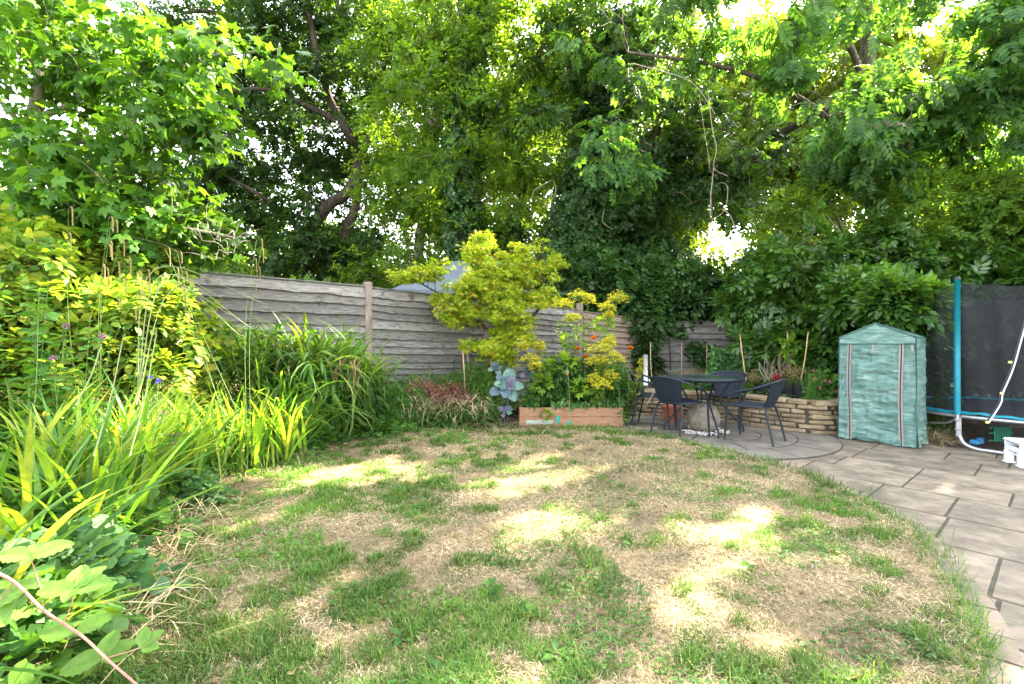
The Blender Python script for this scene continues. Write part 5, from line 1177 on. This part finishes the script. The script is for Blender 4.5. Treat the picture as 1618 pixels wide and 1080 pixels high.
mb = MB(); c = V(800, 680, 6.25); n = 40; b = np.tile(V(765, 610, 6.6), (n, 1)) + R.normal(0, .08, (n, 3)); blades(mb, b, R.normal(-1.8, .7, n), R.uniform(.35, .65, n), .007, R.uniform(.3, 1.1, n), R.uniform(.8, 2, n), 7)
tag(mb.build('allium_leaves', L['herb']), 'thin arching green leaves left of the cabbage', 'leaves')

# ================================================================ cabbages
def T_cab():
    nu, nv = 9, 9; u = np.linspace(-1, 1, nu)[:, None]; v = np.linspace(0, 1, nv)[None]
    w_ = .38 * np.sin(np.clip(v, 0, 1) ** .85 * math.pi * .93) ** .62 + .03; X = u * w_; Y = v + 0 * u; Z = -.10 * u ** 2 * -1 + .02 * np.sin(u * 9 + v * 12) - .22 * v ** 2 + .02 * (np.abs(u) < .1)
    return np.stack([X, Y, Z], -1)
def cabbage(c, n, size, lab, el0=.25, hang=0, stem=True):
    o = thing('cabbage', c, lab, 'cabbage'); Tc = T_cab(); c = np.array(c); AX = nrm(np.array([0, -.8, .6])); U = nrm(np.cross(AX, [1., 0, 0])); Wd = np.cross(U, AX)
    mb = MB(); mb.tube(cat([c + [.0, .12, -.36], c + [.01, .10, -.15], c], 3), .011, 8); mb.build('stem', L['cabbage'], o, True)
    for i in range(n):
        a = i * 2.4 + .5; el = el0 + .75 * i / n; s_ = size * (1.1 - .75 * i / n) * R.uniform(.85, 1.15)
        if i < hang: a = math.pi + R.normal(0, .5); el = -.3
        rad = math.sin(a) * Wd + math.cos(a) * U * -1
        D = nrm(rad * math.cos(el) + AX * math.sin(el)); N = nrm(AX * math.cos(el) - rad * math.sin(el)); X = np.cross(D, N)
        P = c + D * size * .42 * (1 - .7 * i / n) + s_ * (Tc[..., 0:1] * X + Tc[..., 1:2] * D + Tc[..., 2:3] * N)
        mb = MB(); mb.grid(P); mb.tube([c, c + D * size * .2, c + D * (size * .42 + s_ * .4) + N * s_ * .01], [.006, .006, .003], 5); mb.build('leaf', (L['cabbage'], M['cabbagegreen'], M['cabbagepurple'], M['cabbagegreen'])[int(R.integers(0, 4))], o, True)
    return o
cabbage(V(800, 610, 6.22), 13, .175, 'purple grey cabbage with broad leaves flopping over the planter end', .1)
cabbage(V(796, 652, 6.2), 7, .11, 'lower withering cabbage shoot hanging to the ground below the big one', 0, 3)
cabbage(V(838, 590, 6.62), 10, .12, 'small blue cabbage behind the first, right of the big cabbage', .3)
cabbage(V(783, 582, 6.75), 8, .10, 'young blue cabbage behind the cane, left of the big cabbage', .3)

# ================================================================ planter plants
def umbel(base, heads, lab, Y=None, leaf=L['lovage'], rays=84):
    o = thing('parsnip_plant', base, lab, 'plant', None); sb = MB(); fb = MB(); lb = MB(); b = np.array(base)
    for (c, rad) in heads:
        c = np.array(c); top = c - np.array([0, 0, rad * .55]); m1 = b * .5 + top * .5 + R.normal(0, .04, 3) * [1, 1, 0]
        sb.tube(cat([b, m1, top], 6), np.linspace(.011, .005, 13), 6)
        for k in range(rays):
            rad_ = rad * 1.2; t = R.random() ** .5; a = R.uniform(0, 6.28); p = c + np.array([math.cos(a) * t * rad_, math.sin(a) * t * rad_, -.5 * rad * t * t + R.normal(0, .03)])
            sb.tube([top, (top + p) / 2 + [0, 0, -.01], p], .002, 3, False)
            n = 15; q = p + R.normal(0, 1, (n, 3)) * np.array([.013, .013, .005]); scatter(fb, T_quad(.5), q, rand_dir(n) * [1, 1, .3], np.tile([0, 0, 1.], (n, 1)) + R.normal(0, .4, (n, 3)), .014)
        for k in range(5):
            f = R.uniform(.15, .9); p = b + (top - b) * f; a = R.uniform(0, 6.28); D = np.array([math.sin(a), math.cos(a), .3]); q = p + D * .07
            sb.tube([p, q], .003, 3, False); scatter(lb, TGUM, q + R.normal(0, .05, (12, 3)), D + R.normal(0, .6, (12, 3)), np.tile([0, 0, 1.], (12, 1)) + R.normal(0, .3, (12, 3)), .05)
    sb.build('stem', M['stem'], o, True); fb.build('flower_head', L['yellow'], o); lb.build('foliage', leaf, o); return o
umbel((.98, 6.75, .3), [(V(888, 475, 6.6), .13), (V(915, 462, 6.7), .14), (V(905, 498, 6.6), .10), (V(930, 470, 6.8), .08)], 'tallest yellow umbel flower head, reaching above the fence top')
umbel((1.15, 6.7, .3), [(V(975, 465, 6.6), .13), (V(960, 482, 6.5), .10), (V(962, 495, 6.5), .06)], 'greenish yellow umbels on a tall stem at upper right of the planter')
umbel((1.1, 6.6, .3), [(V(950, 545, 6.4), .16), (V(970, 560, 6.3), .13), (V(940, 565, 6.4), .12), (V(962, 535, 6.5), .09)], 'largest golden umbel cluster before the orange flowers')
umbel((.75, 6.6, .3), [(V(840, 562, 6.5), .12), (V(852, 545, 6.6), .06), (V(826, 545, 6.6), .07), (V(846, 575, 6.4), .08)], 'yellow umbels above the small blue cabbage')
umbel((1.1, 6.5, .3), [(V(952, 602, 6.25), .12), (V(940, 595, 6.3), .09), (V(965, 590, 6.3), .08)], 'low yellow umbels just above the planter foliage')
umbel((1.6, 6.75, .2), [(V(1012, 580, 6.4), .05), (V(1010, 590, 6.4), .045), (V(1014, 570, 6.4), .04)], 'small yellow green spray beside the back left chair', rays=18)
# lovage leaves and green mass
mb = MB(); cs = crown_pts([((.95, 6.75, .62), (.55, .35, .38)), ((1.35, 6.7, .60), (.3, .35, .36)), ((.6, 6.7, .58), (.28, .3, .30)), ((.3, 6.7, .42), (.2, .3, .18)), ((1.1, 6.55, .45), (.4, .12, .15))], 330, .35); clump_leaves(mb, T_ov(.2, .06, -.2), cs, np.full(len(cs), .09), 22, .075, .15, .7)
tag(mb.build('herb_mass', L['herb'], smooth=True), 'dense mixed green foliage filling the timber planter', 'herbs', kind='stuff')
def leafy(px, py, Y, r, lab, lm='lovage', T=TGUM, size=.11, n=40):
    c = V(px, py, Y); mb = MB(); u = rand_dir(n); P = c + u * r * np.array([1, .7, .7]); scatter(mb, T, P, u + np.array([0, -.3, .2]), np.array([0, -.3, 1.]) + R.normal(0, .4, (n, 3)), size * R.uniform(.6, 1.2, n))
    return tag(mb.build('lovage_plant', L[lm], smooth=True), lab, 'plant')
leafy(855, 605, 6.35, .10, 'bright lovage leaves right of the small blue cabbage'); leafy(890, 575, 6.45, .13, 'lime green lobed leaves in the centre of the planter', size=.13); leafy(920, 612, 6.3, .09, 'lime green leaves just above the planter edge', size=.11)
leafy(862, 655, 6.36, .05, 'small lime leaves drooping over the planter board', size=.07, n=26); leafy(905, 540, 6.5, .12, 'tall lovage leaves in front of the fence post', size=.11, n=34); leafy(950, 510, 6.6, .10, 'green leaves beneath the upper right umbels', size=.10, n=30)
mb = MB(); b = []
for x in np.linspace(.55, 1.5, 50): b.append((x, 6.45 + R.normal(0, .02), .33 + R.uniform(0, .06)))
b = np.array(b).repeat(4, 0) + R.normal(0, .02, (200, 3)); n = len(b); scatter(mb, T_ov(.25, .05, -.2), b, np.stack([R.normal(0, .5, n), -R.uniform(.2, .8, n), R.normal(-.4, .4, n)], 1), np.stack([R.normal(0, .2, n), -np.ones(n) * .7, R.uniform(.4, 1, n)], 1), R.uniform(.05, .085, n))
tag(mb.build('spinach_row', L['laurel'], smooth=True), 'row of glossy leaves spilling over the front board of the planter', 'plant')
herb_stand('willowherb', 'slender green spires behind the umbels in the planter', spots(.85, 6.9, .12, .1, 9), L['herb'], 'plant', leaf=TNARROW, size=.07, hm=(.8, 1.25), every=.03)
herb_stand('willowherb', 'fresh leafy stems leaning out beside the back left chair', spots(1.58, 6.55, .08, .1, 16), L['herb'], 'plant', leaf=TNARROW, size=.075, hm=(.45, .75), every=.03)
MG = [((912, 550), 'orange marigold in front of the fence right of centre post'), ((996, 549), 'orange marigold at the fence corner above the chairs'), ((938, 533), 'orange marigold peeping above the big golden umbel'), ((944, 556), 'orange marigold half hidden by the big golden umbel'), ((926, 563), 'red orange marigold left of the big umbel')]
for (p, lab) in MG:
    c = V(p[0], p[1] + 2, 6.55); o = thing('marigold', c, lab, 'flower', None); fb = MB(); k = 70; u = rand_dir(k); u[:, 2] = np.abs(u[:, 2]); scatter(fb, T_quad(.4), c + u * .008, u + [0, 0, .2], rand_dir(k), .042); fb.build('flower', L['orange'], o)
    sb = MB(); sb.tube(cat([c - [0, 0, .6], c - [.02, 0, .3], c], 5), .003, 5); sb.build('stem', M['stem'], o)
# seed pod on a pale string like stalk, hanging before the planter
c = V(896, 589, 6.33); o = thing('poppy_pod', c, 'pale round seed pod on a dry stalk hanging before the planter', 'seed pod'); mb = MB(); mb.lathe([(.0, .035), (.018, .03), (.028, .01), (.028, -.008), (.016, -.028), (.004, -.036)], c, 14); mb.build('pod', L['seed'], o, True)
mb = MB(); mb.tube(cat([V(895, 572, 6.33), V(897, 585, 6.33), V(899, 610, 6.32), V(900, 640, 6.31), V(898, 668, 6.33)], 5), .003, 5); mb.tube(cat([V(898, 632, 6.32), V(886, 645, 6.3)], 3), .004, 5); mb.build('stalk', M['twig'], o)
# plants on the raised bed
bush('rosemary_bush', 'blue green ferny bush in the middle of the raised bed', [(tuple(V(1140, 578, 7.8)), (.22, .18, .28)), (tuple(V(1130, 600, 7.7)), (.2, .15, .12))], 90, .07, 20, SPR3, .07, L['herbblue'], tuple(V(1138, 625, 7.8)), 8, mask=False)
bush('broom_bush', 'upright dark needle leaved bush right of the ferny one', [(tuple(V(1160, 580, 7.9)), (.12, .12, .32))], 50, .08, 30, T_quad(.07), .12, L['arch'], tuple(V(1160, 625, 7.9)), 8, mask=False, droop=-1.0, up=0, outw=.3)
bush('bay_sapling', 'young leafy shoot tied to the left cane in the pots', [(tuple(V(1246, 552, 6.9)), (.09, .08, .16))], 14, .05, 8, T_ov(.2, .05, -.2), .12, L['lovage'], tuple(V(1247, 600, 6.9)), 4, mask=False, droop=-.3)
bush('pink_geranium', 'pink flowered leafy plant on the wall end beside the green cover', [(tuple(V(1302, 612, 6.4)), (.22, .15, .2)), (tuple(V(1312, 640, 6.25)), (.12, .1, .18))], 70, .07, 16, SPR3, .06, L['herb'], tuple(V(1300, 640, 6.4)), 8, mask=False)
mb = MB()
for q in ((1288, 598), (1303, 600), (1296, 612), (1311, 604), (1320, 618), (1285, 585)):
    u = rand_dir(14); scatter(mb, T_quad(.45), V(*q, 6.2) + u * .006, u, rand_dir(14), .022)
tag(mb.build('pink_blossom', L['pink']), 'scattered small pink blossoms on the plant beside the green cover', 'blossom')
mb = MB(); u = rand_dir(60); scatter(mb, T_quad(.45), V(1227, 596, 6.8) + u * .02, u, rand_dir(60), .035); tag(mb.build('red_flower', leafm('red_flower', [(.35, .02, .04), (.5, .05, .08)], .3)), 'single deep red flower between the black pots', 'flower')
fine_stand('dry_grass_tuft', 'pale dried lavender tuft left of the black pots', V(1190, 600, 7.4)[0], 7.4, .10, .07, 110, (.2, .33), z=.38, hd=.02)
fine_stand('dry_grass_tuft', 'pale dried tuft in the paired pots under the cane', V(1250, 600, 6.8)[0], 6.8, .08, .05, 70, (.2, .3), z=.52, hd=.018)
fine_stand('dry_grass_tuft', 'low grey dried herbs at the foot of the pale back fence', V(1100, 600, 8.5)[0], 8.5, .30, .1, 160, (.15, .3), z=.38, hd=.02)
patch('raised_bed_weeds', 'low green growth along the top of the stone wall', V(1090, 612, 8.0)[:2], .5, 420, SPR3, .08, L['herb'], .16, z=.38)
patch('raised_bed_weeds', 'dark low growth between the black pots and the laurel', (4.0, 7.3), .45, 420, SPR3, .09, L['herb'], .3, z=.38)
patch('creeping_plant', 'small trailing green plant on top of the wall below the pots', V(1280, 627, 6.25)[:2], .10, 60, SPR3, .04, L['herb'], .03, z=.44)
patch('gap_weeds', 'green weeds growing between stool, wall and trampoline net', (5.05, 6.0), .25, 240, TNARROW, .12, L['herb'], .7, z=.0)
patch('gap_weeds', 'broad leaved sapling poking out between green cover and trampoline pole', V(1490, 580, 5.9)[:2], .12, 50, T_ov(.2, .05, -.2), .13, L['laurel'], 1.1, z=.1)

# ================================================================ bramble shoot in the foreground
o = thing('bramble_shoot', V(-20, 900, 1.45), 'reddish thorny bramble shoot with pale leaves crossing the bottom left corner', 'bramble')
bp = cat([V(-40, 890, 1.48), V(20, 918, 1.45), V(70, 965, 1.42), V(130, 1005, 1.38), V(170, 1042, 1.34), V(232, 1095, 1.28)], 6)
mb = MB(); mb.tube(bp, np.linspace(.0046, .0030, len(bp)), 8); 
for i in range(4, len(bp) - 3, 3):
    u = nrm(rand_dir(1)[0]); mb.tube([bp[i], bp[i] + u * .009, bp[i] + u * .014 + [0, 0, -.002]], [.0022, .0012, .0003], 4)
pet = [((70, 965), (48, 880)), ((100, 985), (118, 930)), ((165, 1038), (160, 1030)), ((165, 1040), (225, 1022)), ((105, 990), (118, 1000)), ((20, 918), (-10, 960))]
for a, b in pet: mb.tube(cat([V(*a, 1.40), V((a[0] + b[0]) / 2 + 3, (a[1] + b[1]) / 2, 1.41), V(*b, 1.42)], 4), .0017, 5)
mb.build('stem', M['redstem'], o, True)
def T_bram():
    nu, nv = 7, 13; u = np.linspace(-1, 1, nu)[:, None]; v = np.linspace(0, 1, nv)[None]
    w_ = .33 * np.sin(v ** .85 * math.pi * .97) ** .8 + .005; w_ = w_ * (1 + .05 * np.where(np.arange(nv) % 2, 1, -1)[None]); return np.stack([u * w_, v + 0 * u, .16 * np.abs(u) * np.sqrt(w_) + .018 * np.sin(v * 40) * np.abs(u) - .10 * v ** 2], -1)
TB = T_bram()
def bleaf(c, a, el, s_, roll=0):
    a = math.radians(a); D = np.array([math.sin(a) * math.cos(el), math.cos(a) * math.cos(el), math.sin(el)]); N = nrm(np.array([-math.sin(a) * math.sin(el), -math.cos(a) * math.sin(el), math.cos(el)]) + np.array([roll, -.55, 0])); X = nrm(np.cross(D, N)); N = np.cross(X, D)
    mb = MB(); mb.grid(c + s_ * (TB[..., 0:1] * X + TB[..., 1:2] * D + TB[..., 2:3] * N)); mb.build('leaf', L['bramble'], o, True)
for (px, py), lst in (((48, 880), ((-100, .2, .085), (-35, .3, .075), (60, .25, .10), (150, -.1, .05))), ((118, 930), ((-110, .1, .09), (-30, .5, .09), (30, .5, .085), (85, .2, .10), (160, -.1, .06))),
                      ((165, 1038), ((-110, -.15, .11), (-20, .55, .085), (55, .3, .08), (90, .05, .065))), ((225, 1022), ((-30, .7, .06), (40, .5, .06), (100, .1, .055))), ((118, 1000), ((-100, .1, .09), (60, .3, .09))), ((-10, 960), ((60, .6, .12), (120, -.2, .10)))):
    for a, el, s_ in lst: bleaf(V(px, py, 1.42), a, el, s_)

for _o in bpy.data.objects:
    if '_w' in _o: del _o['_w']
    if _o.parent is not None and 'label' in _o and _o.parent.get('label') == _o['label']: del _o['label']
